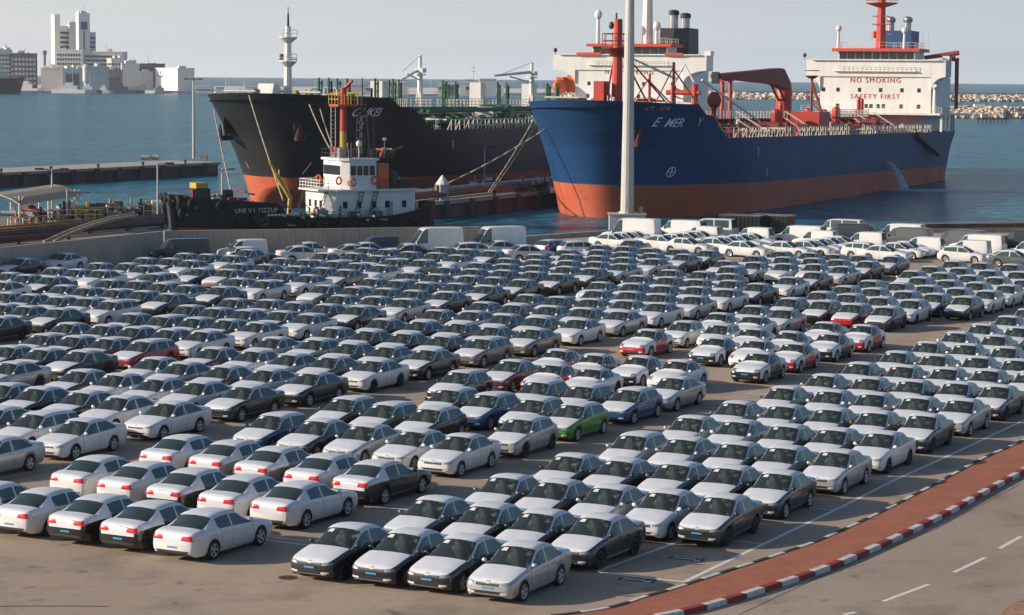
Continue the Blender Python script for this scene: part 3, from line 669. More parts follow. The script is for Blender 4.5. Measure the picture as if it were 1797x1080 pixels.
mh = MB(); x, y = at(505,1014); mh.cyl((x,y,-.05),(x,y,.008),.30,.30,20)
for k in range(6): mh.box(x-.2, x+.2, y-.2+k*.075, y-.175+k*.075, .008, .013)
tag(mh.build('manhole_cover', pmat('cast_iron', (.10,.07,.055), .7, .3, .3, 9)), 'round rusty manhole cover in the asphalt left of the dark sedans', 'manhole cover')
isl = MB(); isl.prism([at(1756,1084), at(1775,1070), at(1797,1059), at(1850,1046), at(1850,1100), at(1756,1110)][::-1], 0, .14); struct(isl.build('traffic_island', M['soil']))

# ------------------------------------------------------------------ yard wall: concrete panels
def wall(name, pts, h, label, step):
    root = thing(name, label, 'wall')
    for a_, b_ in zip(pts, pts[1:]):
        a_, b_ = Vector((*a_,0)), Vector((*b_,0)); L = (b_-a_).length; n_ = max(1, round(L/step)); t = (b_-a_).normalized(); ang = atan2(t.y,t.x)
        for k in range(n_):
            c = a_ + t*(L*(k+.5)/n_)
            mb = MB(); mb.cbox((0,0,h/2), (L/n_-.035,.25,h)); mb.cbox((0,0,h+.03), (L/n_-.03,.32,.06+rnd.uniform(0,.006)))
            o = mb.build('wall_panel', M['concrete'], root); o.location = c; o.rotation_euler = (0,0,ang)
    return root
wall('concrete_wall', [at(-200,484), (-39.6,170.3), (-29.0,192.4)], 2.1, 'grey concrete panel wall running along the left edge of the yard', 3.0)
wall('concrete_wall', [(-28.9,192.7), (0.1,203.0)], 2.1, 'grey concrete panel wall behind the vans in front of the tug', 2.7)
lo = MB(); strip_pts = [(0.4,203.5),(0.9,215.5),(9,224.4),(30,229.5),(62,235.5),(110,244.5)]
for p, q in zip(strip_pts, strip_pts[1:]):
    p, q = Vector((*p,0)), Vector((*q,0)); t = (q-p).normalized(); c = (p+q)/2; lo.cbox((c.x,c.y,.2), ((q-p).length,.5,.42), atan2(t.y,t.x))
tag(lo.build('quay_kerb', M['concrete']), 'low concrete kerb along the quay edge behind the vans', 'kerb')
CAR_ROWS = """
A 0 saloon,silver,-19.78,87.7;saloon,white,-17.24,92.67;saloon,white,-14.58,97.73;saloon,dark_grey,-11.86,103.03;saloon,dark_grey,-9.37,107.81;saloon,white,-6.7,112.89;saloon,black,-4.21,117.56;wagon,beige,-1.46,122.78;saloon,beige,1.08,127.61;saloon,white,3.83,132.83;saloon,silver,6.42,137.76;saloon,white,9,142.7;saloon,silver,11.55,147.59;saloon,white,14.14,152.48;saloon,dark_grey,16.47,156.87;saloon,white,19.33,162.33;saloon,black,21.74,166.85;saloon,silver,24.44,171.98;saloon,dark_grey,27.04,177.13;saloon,grey,29.71,182.28
A 1 wagon,white,-19.36,94.28;saloon,white,-16.77,99.26;saloon,white,-14.16,104.24;saloon,white,-11.6,109.04;saloon,dark_grey,-8.9,114.18;saloon,silver,-6.46,118.72;saloon,black,-3.79,123.76;saloon,dark_grey,-1.23,128.62;saloon,dark_grey,1.51,133.84;saloon,dark_grey,4.28,139.13;saloon,white,7.04,144.3;saloon,black,9.47,148.91;saloon,beige,12.25,154.22;saloon,white,14.91,159.19;saloon,white,22.62,173.72;saloon,white,24.94,178.13;saloon,white,27.41,182.81
A 2 saloon,dark_grey,-21.32,95.72;saloon,dark_grey,-18.66,100.83;saloon,white,-16.22,105.36;saloon,dark_grey,-13.71,110.05;saloon,white,-11.09,115.02;saloon,dark_grey,-8.48,119.97;saloon,dark_grey,-5.78,124.97;saloon,grey,-3.06,130.17;saloon,beige,-0.43,135.17;saloon,white,2.25,140.26;saloon,silver,4.94,145.21;saloon,grey,7.58,150.25;saloon,grey,10.05,154.89;saloon,black,12.67,159.82;saloon,brown,15.26,164.64;saloon,white,20.34,174.11;saloon,black,23.13,179.48;saloon,dark_grey,25.4,183.76
A 3 saloon,dark_grey,-20.83,101.92;saloon,white,-18.24,106.8;saloon,silver,-15.86,111.21;saloon,white,-13.1,116.47;saloon,silver,-10.37,121.6;saloon,dark_grey,-7.88,126.18;saloon,black,-5.22,131.22;saloon,white,-2.34,136.8;saloon,dark_grey,0.05,141.17;saloon,dark_grey,2.78,146.34;saloon,white,5.33,150.98;saloon,black,8.14,156.36;saloon,dark_grey,10.82,161.39;saloon,silver,13.48,166.33;wagon,dark_grey,15.87,170.81;saloon,silver,18.2,175.06;saloon,beige,21.06,180.49;saloon,dark_grey,23.55,185.22
A 4 saloon,dark_grey,-22.65,103.1;saloon,dark_grey,-20.13,107.97;saloon,white,-17.58,112.9;saloon,dark_grey,-15.13,117.5;saloon,silver,-12.57,122.28;saloon,white,-9.92,127.31;saloon,black,-7.39,132.12;saloon,beige,-4.62,137.38;saloon,white,-1.93,142.41;saloon,silver,0.86,147.7;saloon,silver,5.82,157.01;saloon,white,8.7,162.49;saloon,silver,11.31,167.42;saloon,black,16.09,176.25;saloon,beige,18.85,181.45;saloon,silver,21.39,186.28
B 0 saloon,silver,-24.04,110.82;saloon,dark_grey,-21.59,115.69;wagon,red,-19.13,120.45;saloon,white,-16.7,125.12;saloon,white,-14.26,129.81;saloon,white,-11.84,134.38;saloon,black,-9.22,139.44;saloon,silver,-6.73,144.2;saloon,dark_grey,-4.22,149.12;saloon,black,-1.8,153.75;saloon,dark_grey,0.6,158.45;saloon,black,3.22,163.36;saloon,dark_grey,5.83,168.36;saloon,silver,8.16,172.73;saloon,silver,10.7,177.66;saloon,grey,13.34,182.58;saloon,dark_grey,15.6,186.91
B 1 saloon,dark_grey,-23.62,116.41;saloon,brown,-21.17,121.32;saloon,dark_grey,-18.76,125.9;saloon,dark_grey,-16.16,130.98;saloon,dark_grey,-13.64,135.97;saloon,grey,-11.36,140.3;saloon,white,-8.7,145.47;saloon,beige,-6.46,149.82;saloon,silver,-3.77,155.16;saloon,white,-1.25,160.08;saloon,dark_grey,1.34,165.01;saloon,white,3.75,169.66;saloon,black,6.2,174.42;saloon,silver,8.48,178.7;saloon,white,10.87,183.36;saloon,grey,13.23,187.86
B 2 saloon,black,-25.5,117.27;saloon,dark_grey,-23.09,122.2;saloon,black,-20.76,126.75;saloon,white,-18.11,131.8;saloon,silver,-15.75,136.54;saloon,white,-13.29,141.4;saloon,white,-10.83,146.1;saloon,dark_grey,-8.37,151.08;saloon,dark_grey,-5.98,155.6;saloon,dark_grey,-3.13,161.32;saloon,black,-0.77,166.04;saloon,dark_grey,1.57,170.45;saloon,dark_grey,4.03,175.29;saloon,black,6.47,180.08;saloon,dark_grey,8.74,184.37;saloon,dark_grey,11.01,188.65
B 3 saloon,silver,-24.94,122.93;saloon,silver,-22.57,127.71;wagon,dark_grey,-20.02,132.61;saloon,grey,-17.64,137.43;saloon,silver,-15.04,142.68;saloon,silver,-10.42,151.83;wagon,dark_grey,-7.7,157.16;saloon,white,-5.29,162.07;saloon,dark_grey,-2.9,166.89;saloon,black,-0.55,171.54;saloon,dark_grey,1.71,175.84;saloon,dark_grey,4.45,181.39;saloon,silver,6.87,186.24;saloon,dark_grey,9.15,190.52
B 4 saloon,grey,-24.66,128.58;saloon,dark_grey,-22.07,133.82;saloon,maroon,-19.51,138.91;saloon,silver,-17.31,143.28;saloon,grey,-12.48,152.9;saloon,white,-9.68,158.54;saloon,grey,-7.28,163.3;saloon,white,-4.87,168.18;saloon,white,-2.63,172.53;saloon,black,-0.53,176.91;saloon,white,1.76,181.18;saloon,dark_grey,4.26,186.17;saloon,white,7.02,191.81;saloon,grey,10,197.58
C 0 saloon,dark_grey,-29.18,131.6;saloon,dark_grey,-26.78,136.32;wagon,white,-24.34,141.08;saloon,dark_grey,-21.67,146.28;saloon,dark_grey,-19.12,151.31;saloon,white,-16.67,156.03;saloon,white,-14.21,160.7;saloon,beige,-11.9,165.22;saloon,white,-9.59,169.48;saloon,beige,-6.94,174.6;saloon,white,-4.39,179.6;saloon,dark_grey,-1.76,184.58
C 1 saloon,silver,-28.97,137.56;saloon,silver,-26.19,143.03;saloon,black,-23.68,147.88;saloon,white,-21.39,152.16;saloon,white,-18.59,157.62;saloon,black,-16,162.61;saloon,dark_grey,-13.71,166.89;saloon,grey,-11.46,171.18;saloon,silver,-9.07,175.41;saloon,dark_grey,-6.07,181.65;saloon,black,-3.69,185.88
C 2 saloon,dark_grey,-30.57,138.77;saloon,grey,-28.15,143.64;saloon,silver,-25.59,148.83;wagon,dark_grey,-23.14,153.54;saloon,white,-18.11,163.48;saloon,white,-15.78,168.02;wagon,black,-13.31,172.82;saloon,silver,-10.48,178.37;saloon,black,-8.26,182.69;saloon,dark_grey,-5.68,187.7
C 3 saloon,grey,-30.16,144.91;saloon,silver,-27.66,149.97;saloon,dark_grey,-25.16,155;saloon,beige,-20.32,164.71;saloon,black,-17.99,169.34;saloon,white,-15.6,173.92;saloon,dark_grey,-12.42,180.63;saloon,white,-10.18,184.94
C 4 saloon,black,-31.95,145.9;saloon,white,-29.35,151.36;saloon,silver,-27.07,155.64;wagon,white,-24.69,160.61;saloon,black,-22.34,165.33;saloon,white,-20.06,169.61;saloon,silver,-17.43,175.1;saloon,silver,-14.67,180.73;saloon,white,-11.96,186.2
D 0 saloon,white,-33.79,153.55;saloon,dark_grey,-31.5,157.83;saloon,white,-28.86,163.15;saloon,white,-26.53,167.4;saloon,white,-24.03,172.33;saloon,silver,-21.51,177.26
D 1 saloon,white,-33.39,159.02;saloon,white,-30.89,163.88;saloon,silver,-28.23,169.25;saloon,dark_grey,-25.76,174.09;saloon,dark_grey,-23.5,178.38;saloon,grey,-20.94,183.55
D 2 saloon,white,-34.82,160.44;saloon,dark_grey,-32.6,164.76;saloon,grey,-30.28,169.31;saloon,dark_grey,-27.79,174.46;saloon,dark_grey,-25.44,179.1
D 3 saloon,dark_grey,-36.62,173.13;saloon,white,-34.57,178.18
M 0 sedan,white,-1.92,89.29;hatchback,silver,0.51,93.95;hatchback,green,2.75,98.25;hatchback,blue,5.24,103.1;sedan,silver,7.52,107.38;beetle,black,12.58,117.2;beetle,red,14.85,121.49;beetle,black,17.34,126.29;beetle,red,19.74,130.82;hatchback,dark_grey,29.03,148.65;hatchback,white,31.3,152.94;hatchback,white,33.49,157.27;hatchback,dark_grey,35.71,161.58
M 1 sedan,white,-3.83,90.42;hatchback,grey,0.98,99.65;hatchback,dark_grey,3.3,104.11;beetle,white,8.23,113.7;beetle,white,12.98,122.77;beetle,black,15.23,127.06;beetle,grey,17.86,132.12;hatchback,dark_grey,22.82,141.57;hatchback,white,25.18,146.17;hatchback,dark_grey,27.44,150.46;hatchback,dark_grey,29.65,154.78;hatchback,beige,31.86,159.1;hatchback,white,34.12,163.39;hatchback,dark_grey,36.74,168.5
M 2 sedan,silver,-5.8,91.79;hatchback,black,-3.32,96.55;hatchback,blue,-0.96,101.08;hatchback,dark_grey,1.3,105.37;beetle,white,3.87,110.41;beetle,black,6.34,115.16;beetle,black,10.91,123.9;beetle,white,13.35,128.53;hatchback,red,21.05,143.16;hatchback,white,23.44,147.78;hatchback,dark_grey,25.69,152.08;hatchback,dark_grey,27.93,156.38;hatchback,white,30.15,160.69;hatchback,white,32.4,164.99;hatchback,dark_grey,34.7,169.4;hatchback,dark_grey,37.48,174.92
M 3 sedan,black,-7.74,92.98;hatchback,beige,-5.23,97.83;hatchback,dark_grey,-2.79,102.58;beetle,red,1.95,111.73;beetle,grey,4.19,116.04;city_car,white,11.69,130.53;beetle,white,14.16,135.26;sedan,silver,16.43,139.54;hatchback,black,19.4,145.11;hatchback,grey,21.77,149.68;hatchback,white,24.02,153.98;hatchback,white,26.26,158.28;hatchback,dark_grey,28.55,162.73;hatchback,grey,30.78,167.04;hatchback,beige,33.03,171.33;hatchback,beige,35.56,176.35
M 4 hatchback,blue,-9.74,94.44;hatchback,black,-7.19,99.39;hatchback,black,-2.33,108.7;sedan,maroon,0.01,113.24;beetle,red,2.36,117.75;beetle,red,7.41,127.54;city_car,white,9.76,131.93;beetle,grey,12.26,136.75;sedan,white,14.72,141.51;hatchback,dark_grey,17.49,146.49;hatchback,silver,19.94,151.16;hatchback,grey,22.18,155.46;hatchback,grey,24.52,159.89;hatchback,white,28.86,168.32;hatchback,silver,31.12,172.61;hatchback,black,33.71,177.75
R 0 sedan,dark_grey,7.1,76.63;sedan,dark_grey,9.55,81.35;sedan,silver,12.13,86.24;sedan,white,14.66,91.04;sedan,dark_grey,17.17,95.83;sedan,silver,19.68,100.61;sedan,dark_grey,22.14,105.31;sedan,dark_grey,24.73,110.33
R 1 sedan,silver,0.35,68.36;sedan,dark_grey,2.75,72.78;sedan,white,5.19,77.35;sedan,dark_grey,7.81,82.42;sedan,grey,10.37,87.21;sedan,dark_grey,12.82,91.8;sedan,grey,15.31,96.52;sedan,silver,17.77,101.19;sedan,black,20.46,106.3;sedan,white,22.95,111.01;sedan,black,25.23,115.29
R 2 sedan,dark_grey,-1.39,69.36;sedan,dark_grey,0.93,73.64;sedan,silver,3.41,78.3;sedan,grey,5.93,83.12;sedan,dark_grey,8.53,88.05;sedan,black,10.98,92.69;sedan,black,13.53,97.52;sedan,silver,16.09,102.33;sedan,dark_grey,18.52,106.95;sedan,white,20.98,111.62;sedan,white,23.42,116.22;sedan,dark_grey,25.8,120.72
R 3 sedan,black,-3.2,70.23;sedan,black,-0.82,74.67;sedan,black,1.59,79.19;sedan,black,4.03,83.87;sedan,silver,6.72,89.01;sedan,white,9.17,93.64;sedan,silver,11.62,98.26;sedan,white,14.21,103.15;sedan,black,16.66,107.85;sedan,black,19.07,112.41;sedan,silver,21.51,117.04;sedan,white,24.01,121.81;sedan,grey,26.32,126.2;sedan,grey,28.59,130.54
R 4 sedan,dark_grey,-5.01,71.04;sedan,grey,-2.56,75.71;sedan,grey,-0.19,80.23;sedan,dark_grey,2.21,84.83;hatchback,silver,4.85,89.83;sedan,silver,7.34,94.64;sedan,grey,9.72,99.19;sedan,grey,12.33,104.19;sedan,silver,14.7,108.77;sedan,dark_grey,17.13,113.4;sedan,dark_grey,19.59,118.14;sedan,black,21.98,122.74;sedan,white,24.47,127.6;sedan,white,26.71,131.9;sedan,silver,29.15,136.55;sedan,dark_grey,31.38,140.86
"""
# ------------------------------------------------------------------ cars on the yard
ORD = ['nearest','second','third','fourth','fifth','sixth','seventh','eighth','ninth','tenth','eleventh','twelfth','thirteenth','fourteenth','fifteenth','sixteenth','seventeenth','eighteenth','nineteenth','twentieth']
LANE = ['rightmost','second','third','fourth','fifth','sixth','seventh']
BLOCK = {'R':'block beside red kerb','M':'second block from red kerb','A':'third block from red kerb','B':'fourth block from red kerb','C':'fifth block from red kerb','D':'sixth block from red kerb'}
CNAME = {'dark_grey':'dark grey','grey':'mid grey'}
KNAME = {'saloon':'sedan','city_car':'tiny hatchback','beetle':'rounded coupe'}
KCAT = {'saloon':'sedan','city_car':'hatchback','beetle':'coupe'}
KGROUP = {'sedan':'sedans parked in lanes under white film','saloon':'sedans parked in lanes under white film','hatchback':'hatchbacks parked in lanes under white film','wagon':'station wagons among the sedans','beetle':'rounded coupes parked in the yard','city_car':'tiny hatchbacks in the yard'}
RZ = atan2(D.y, D.x)
for row in CAR_ROWS.strip().split('\n'):
    b, li, rest = row.split(' ', 2); li = int(li)
    for i, it in enumerate(rest.split(';')):
        kind, colour, x, y = it.split(','); x, y = float(x), float(y)
        lab = '%s %s, %s from the near end, %s lane, %s' % (CNAME.get(colour, colour), KNAME.get(kind, kind), ORD[i] if i else 'first', LANE[li], BLOCK[b])
        place_car(kind, colour, x + rnd.uniform(-.08,.08), y + rnd.uniform(-.1,.1), RZ + radians(rnd.uniform(-1.3,1.3)), lab, KCAT.get(kind, kind), KGROUP[kind],
                  far=(y > 132), rims='black' if rnd.random() < .25 else 'alloy', plate=(b == 'R' and i == 0 and y < 95) or kind == 'beetle')
N_FIXED = len(PLACED)
# liftbacks standing with their tails to the viewer
SUP = [[((-45,865),'dark_grey'),((48,876),'white'),((145,888),'black'),((237,900),'black'),((332,914),'white')],
       [((144,817),'white'),((227,828),'white'),((312,840),'dark_grey'),((404,852),'white'),((497,864),'white')],
       [((297,779),'white'),((382,789),'silver'),((462,800),'grey'),((551,813),'white'),((637,825),'dark_grey')]]
for r, row in enumerate(SUP):
    for k, ((px, py), colour) in enumerate(row):
        x, y = at(px, py, 1.2); p = Vector((x, y, 0)) + D*1.37
        lab = '%s liftback showing red tail lamps, %s from left in the %s rear-facing row' % (CNAME.get(colour, colour), ORD[k] if k else 'first', ('nearest','middle','farthest')[r])
        place_car('liftback', colour, p.x, p.y, RZ + pi + radians(rnd.uniform(-.6,.6)), lab, 'liftback', 'liftbacks facing away from the viewer', plate=(r == 0))
# far side of the yard: cars standing crosswise, nose to the right
RS = atan2(-LT.y, -LT.x)            # local tail direction for a nose pointing right
def cross(kind, colour, px, py, rz, label, cat, group, far=True, back=.85):
    """px, py: where the near wheels meet the ground, below the middle of the car"""
    x, y = at(px, py); p = Vector((x, y, 0)) + D*back
    place_car(kind, colour, p.x, p.y, rz, label, cat, group, far)
for g_, (px, py) in enumerate(((1073,438),(1154,441),(1251,446),(1410,452),(1555,458))):
    x, y = at(px, py); p0 = Vector((x, y, 0)) + D*.85
    for k in range(4):
        p = p0 + D*(2.45*k) + LT*(.15*k)
        wh = ('leftmost','second','middle','fourth','rightmost')[g_]
        place_car('saloon', 'white', p.x, p.y, RS + radians(rnd.uniform(-2,2)), 'white sedan parked crosswise before the vans, %s in the %s stack from left' % (('front one','second','third','rear one')[k], wh), 'sedan', 'white sedans parked crosswise', True)
for kind, colour, px, py, lab in (
    ('saloon','white',1310,451,'big white sedan parked crosswise, nose right, between the white sedan stacks'),
    ('saloon','white',1372,453,'white sedan parked crosswise just right of the big white one'),
    ('liftback','white',1200,446,'white fastback wrapped in film parked crosswise near the middle'),
    ('wagon','white',1513,456,'long white station wagon parked crosswise with dark side windows'),
    ('hatchback','white',1684,462,'white hatchback parked crosswise beside the white vans at right'),
    ('saloon','grey',1775,470,'grey sedan with white tail parked crosswise at the right edge'),
    ('saloon','black',718,458,'black sedan with white top and red tail lamp before a white van'),
    ('wagon','white',825,455,'white station wagon parked crosswise left of the blue wagon'),
    ('saloon','white',884,452,'white sedan half hidden behind another, left of the blue wagon'),
    ('saloon','white',920,460,'white sedan parked crosswise with dark wheels showing, left of blue wagon'),
    ('wagon','white',1007,452,'white station wagon parked crosswise right of the blue wagon'),
    ('saloon','white',522,462,'white sedan wrapped entirely in film in front of the wall'),
    ('saloon','white',540,455,'white sedan behind the fully wrapped one by the wall'),
    ('saloon','white',612,459,'white sedan parked crosswise beside the dark small van'),
    ('saloon','dark_grey',640,455,'dark sedan with white top half hidden behind a white one at the wall')):
    cross(kind, colour, px, py, (RS if px > 1100 else pi + radians(19.6)) + radians(rnd.uniform(-2,2)), lab, KCAT.get(kind, kind), 'cars parked crosswise along the back')
x, y = at(972,452); place_car('wagon','blue', x+.3, y+1.8, RZ + pi - radians(12), 'bright blue station wagon seen from behind near the quay edge', 'wagon', 'cars parked crosswise along the back', True)
RL = atan2(LT.y, LT.x)              # nose to the left
for kind, colour, px, py, dr_, lab in (
    ('panel_van','slate',302,460,0,'dark grey van parked against the wall corner at left'),
    ('small_van','white',414,457,0,'white small van with open side against the grey wall'),
    ('small_van','slate',653,452,0,'dark small van with white cab roof against the grey wall'),
    ('high_van','white',746,450,0,'tall white van at the wall, left of its twin'),
    ('high_van','white',853,448,0,'tall white van at the right end of the wall'),
    ('high_van','white',1100,430,0,'big white van with red tail lamp below the lamp mast'),
    ('panel_van','white',1187,421,0,'white van with dark side windows behind a low white van'),
    ('small_van','white',1220,430,0,'low white van parked right of the lamp mast van'),
    ('minibus','white',1242,419,0,'white minibus with a dark window band at the quay edge'),
    ('small_van','white',1312,432,0,'white small van with rear side windows in front of dark boxes'),
    ('panel_van','white',1396,432,0,'white van left of the second white minibus'),
    ('small_van','white',1424,438,0,'low white van in front of a taller white van'),
    ('minibus','white',1466,420,0,'white minibus at the quay edge, right of centre'),
    ('panel_van','slate',1480,428,0,'dark grey van half hidden before the white minibus'),
    ('small_van','white',1508,441,0,'low white van right of the dark grey van'),
    ('panel_van','white',1572,428,0,'white van standing behind a dark grey van at right'),
    ('panel_van','grey',1590,436,0,'mid grey van between two white vans at right'),
    ('small_van','white',1606,451,0,'white small van showing its rear wheel at the lane end'),
    ('panel_van','grey',1668,440,0,'mid grey van left of the orange barge'),
    ('panel_van','white',1706,450,0,'white van standing behind the white hatchback at right'),
    ('small_van','white',1690,457,0,'white small van directly behind the white hatchback'),
    ('panel_van','slate',1790,441,0,'dark grey van at the right edge of the yard'),
    ('small_van','white',1800,458,0,'white small van cut by the right edge behind the grey sedan')):
    cross(kind, colour, px, py, (RL if px > 1000 else radians(19.6)) + radians(rnd.uniform(-2,2)), lab, 'van', 'vans parked along the quay', True, .95)
x, y = at(440,468); place_car('hatchback','dark_grey', x, y+2.6, pi + radians(19.6), 'dark grey hatchback parked crosswise in front of the white small van', 'hatchback', 'cars parked crosswise along the back', True)
def settle():
    """nudge the loosely parked cars and vans apart where two would touch"""
    S = [[Vector((o.location.x, o.location.y)), Vector((cos(o.rotation_euler.z), sin(o.rotation_euler.z))), hx, hy] for o, hx, hy in PLACED]
    for _ in range(60):
        moved = False
        for i in range(N_FIXED, len(S)):
            for j in range(i):
                A, B = S[i], S[j]; d = B[0]-A[0]
                if d.length_squared > 49: continue
                best = None
                for ax in (A[1], Vector((-A[1].y, A[1].x)), B[1], Vector((-B[1].y, B[1].x))):
                    r = sum(q[2]*abs(ax.dot(q[1])) + q[3]*abs(ax.x*-q[1].y + ax.y*q[1].x) for q in (A, B)); o_ = r - abs(d.dot(ax))
                    if o_ <= 0: best = None; break
                    if best is None or o_ < best[0]: best = (o_, ax if d.dot(ax) > 0 else -ax)
                if best is None: continue
                moved = True; k = .5 if j >= N_FIXED else 1.0
                A[0] -= best[1]*best[0]*k
                if j >= N_FIXED: B[0] += best[1]*best[0]*.5
        if not moved: break
    for (o, _, _), s in zip(PLACED, S): o.location.x, o.location.y = s[0]
settle()
x, y = at(1307,418)
for k, (px, lab) in enumerate(((1307,'dark grey cargo box at the quay, left of its paler twin'),(1354,'dark cargo box at the quay, right of the first one'))):
    x, y = at(px, 416); t = thing('cargo_box', lab, 'cargo box', (x, y+1, 0), RL, 'dark cargo boxes at the quay')
    mb = MB(); mb.box(-2.1,2.1,-1.1,1.1,.25,2.0); mb.build('box_body', M['paint_dark_grey'], t)
    mb = MB()
    for q in range(11): mb.box(-2.05+q*.4,-1.93+q*.4,-1.15,-1.1,.3,1.9)
    mb.build('side_ribs', M['paint_dark_grey'], t)
    mb = MB(); mb.box(-2.15,2.15,-1.17,1.17,2.0,2.08); mb.build('top_rail', M['paint_grey'], t)
    for q in (-1.5, 1.5):
        mb = MB(); mb.cyl((q,-1.0,.3),(q,-.75,.3),.3,.3,12); mb.build('wheel', M['tyre'], t)
# pale plinth and high mast
x, y = at(1100,408); 
t = thing('lamp_mast', 'tall tapering grey lamp mast on a pale plinth before the blue tanker', 'lamp mast', (x, y, 0))
mb = MB(); mb.box(-1.75,1.75,-1.2,1.2,0,1.75); mb.build('plinth', pmat('pale_paint', (.34,.40,.46), .6, 0, .1, 2), t)
mb = MB(); mb.box(-1.85,1.85,-1.3,1.3,1.75,1.88); mb.cyl((1.35,0,1.88),(1.35,0,2.5),.2,.2,10); mb.build('plinth_cap', M['concrete'], t)
M['galv'] = pmat('galvanised_steel', (.46,.46,.44), .55, .15, .06, .6)
mb = MB(); mb.cyl((0,0,1.88),(0,0,31),.66,.34,14); mb.build('mast_tube', M['galv'], t)
mb = MB(); mb.cyl((0,0,1.86),(0,0,2.05),.85,.8,14); mb.build('base_flange', M['galv'], t)
mb = MB(); mb.box(-.16,.16,-.70,-.5,2.4,3.4); mb.build('hatch', M['galv'], t)
mb = MB(); mb.torus((0,0,30.6),(0,0,1),1.5,.07,16,5)
for k in range(6): mb.cyl((0,0,30.6),(1.5*cos(k*pi/3),1.5*sin(k*pi/3),30.6),.04,.04,5); mb.cbox((1.7*cos(k*pi/3),1.7*sin(k*pi/3),30.5),(.5,.4,.3),k*pi/3)
mb.build('lamp_ring', M['galv'], t)
# ------------------------------------------------------------------ ships
def hullmat(name, col, rustcol, amount, seam=.72):
    mt, t, b = newmat(name); b.inputs['Roughness'].default_value = .58; b.inputs['Specular IOR Level'].default_value = .35
    tc = N(t,'ShaderNodeTexCoord'); sx_ = N(t,'ShaderNodeSeparateXYZ'); t.links.new(tc.outputs['Object'], sx_.inputs[0]); cb = N(t,'ShaderNodeCombineXYZ'); t.links.new(sx_.outputs[0], cb.inputs[0]); t.links.new(sx_.outputs[2], cb.inputs[1])
    br = N(t,'ShaderNodeTexBrick', Scale=1.0); br.inputs['Brick Width'].default_value = 9.0; br.inputs['Row Height'].default_value = 2.3; br.inputs['Mortar Size'].default_value = .05; br.inputs['Mortar Smooth'].default_value = .6
    br.inputs['Color1'].default_value = (1,1,1,1); br.inputs['Color2'].default_value = (.86,.87,.88,1); br.inputs['Mortar'].default_value = (seam,seam,seam,1); t.links.new(cb.outputs[0], br.inputs['Vector'])
    n1 = N(t,'ShaderNodeTexNoise', Scale=.12, Detail=7.0, Roughness=.65); t.links.new(tc.outputs['Object'], n1.inputs['Vector'])
    mp_ = N(t,'ShaderNodeMapping'); mp_.inputs['Scale'].default_value = (1.1,1.1,.07); t.links.new(tc.outputs['Object'], mp_.inputs[0]); n2 = N(t,'ShaderNodeTexNoise', Scale=1.0, Detail=5.0, Roughness=.7); t.links.new(mp_.outputs[0], n2.inputs['Vector'])
    mp3 = N(t,'ShaderNodeMapping'); mp3.inputs['Scale'].default_value = (.08,.08,1.6); t.links.new(tc.outputs['Object'], mp3.inputs[0]); n3 = N(t,'ShaderNodeTexNoise', Scale=1.0, Detail=6.0, Roughness=.75); t.links.new(mp3.outputs[0], n3.inputs['Vector'])
    r1 = ramp(t, n1.outputs['Fac'], [(.3, tuple(c*.72 for c in col)), (.7, tuple(c*1.15+.004 for c in col))])
    m1 = N(t,'ShaderNodeMixRGB', blend_type='MULTIPLY'); m1.inputs[0].default_value = 1; t.links.new(r1.outputs[0], m1.inputs[1]); t.links.new(br.outputs[0], m1.inputs[2])
    r2 = ramp(t, n2.outputs['Fac'], [(.60,(0,0,0)),(.78,(amount,amount,amount))]); m2 = N(t,'ShaderNodeMixRGB'); m2.inputs[2].default_value = (*rustcol,1); t.links.new(r2.outputs[0], m2.inputs[0]); t.links.new(m1.outputs[0], m2.inputs[1])
    r3 = ramp(t, n3.outputs['Fac'], [(.62,(0,0,0)),(.74,(.35,.35,.35))]); m3 = N(t,'ShaderNodeMixRGB'); m3.inputs[2].default_value = (.20,.21,.22,1); t.links.new(r3.outputs[0], m3.inputs[0]); t.links.new(m2.outputs[0], m3.inputs[1])
    t.links.new(m3.outputs[0], b.inputs['Base Color'])
    bp = N(t,'ShaderNodeBump', Strength=.25, Distance=.05); t.links.new(br.outputs['Fac'], bp.inputs['Height']); bp.invert = True; t.links.new(bp.outputs[0], b.inputs['Normal']); return mt
M['hull_blue'] = hullmat('hull_blue', (.004,.055,.165), (.16,.09,.045), .4)
M['hull_black'] = hullmat('hull_black', (.030,.029,.030), (.07,.045,.035), .12, .6); M['hull_black'].node_tree.nodes['Principled BSDF'].inputs['Roughness'].default_value = .42; M['hull_black'].node_tree.nodes['Principled BSDF'].inputs['Specular IOR Level'].default_value = .28
M['boot_red'] = hullmat('boot_red', (.50,.110,.052), (.20,.055,.035), .6, .75)
M['deck_red'] = pmat('deck_red', (.22,.035,.028), .6, 0, .25, 1.0)
M['bright_red'] = pmat('bright_red', (.48,.05,.03), .5, 0, .15, 1.0)
M['band_red'] = pmat('orange_red_band', (.62,.07,.03), .5, 0, .1, 1.0)
M['deck_green'] = pmat('deck_green', (.018,.095,.045), .6, 0, .3, .6)
M['tank_green'] = pmat('tank_green', (.03,.20,.07), .5, 0, .15, 1)
M['ship_white'] = pmat('ship_white', (.74,.73,.70), .5, 0, .08, .6, streak=.3)
M['ship_grey'] = pmat('ship_grey', (.30,.30,.30), .5, 0, .15, .6)
M['steel_dark'] = pmat('dark_steel', (.035,.035,.038), .5, .2, .3, 2)
M['pipe'] = pmat('stainless_pipe', (.42,.42,.43), .3, .7, .15, 1.5)
M['window'] = pmat('dark_window', (.018,.022,.026), .12, 0, .2, 2)
M['rust'] = pmat('rust_stain', (.22,.13,.06), .85, 0, .5, .8, streak=.2)
M['orange'] = pmat('lifeboat_orange', (.70,.14,.03), .5, 0, .08, 1)
M['yellow'] = pmat('safety_yellow', (.50,.33,.03), .5, 0, .15, 1)
M['rope'] = pmat('mooring_rope', (.36,.29,.21), .9, 0, .2, 3)
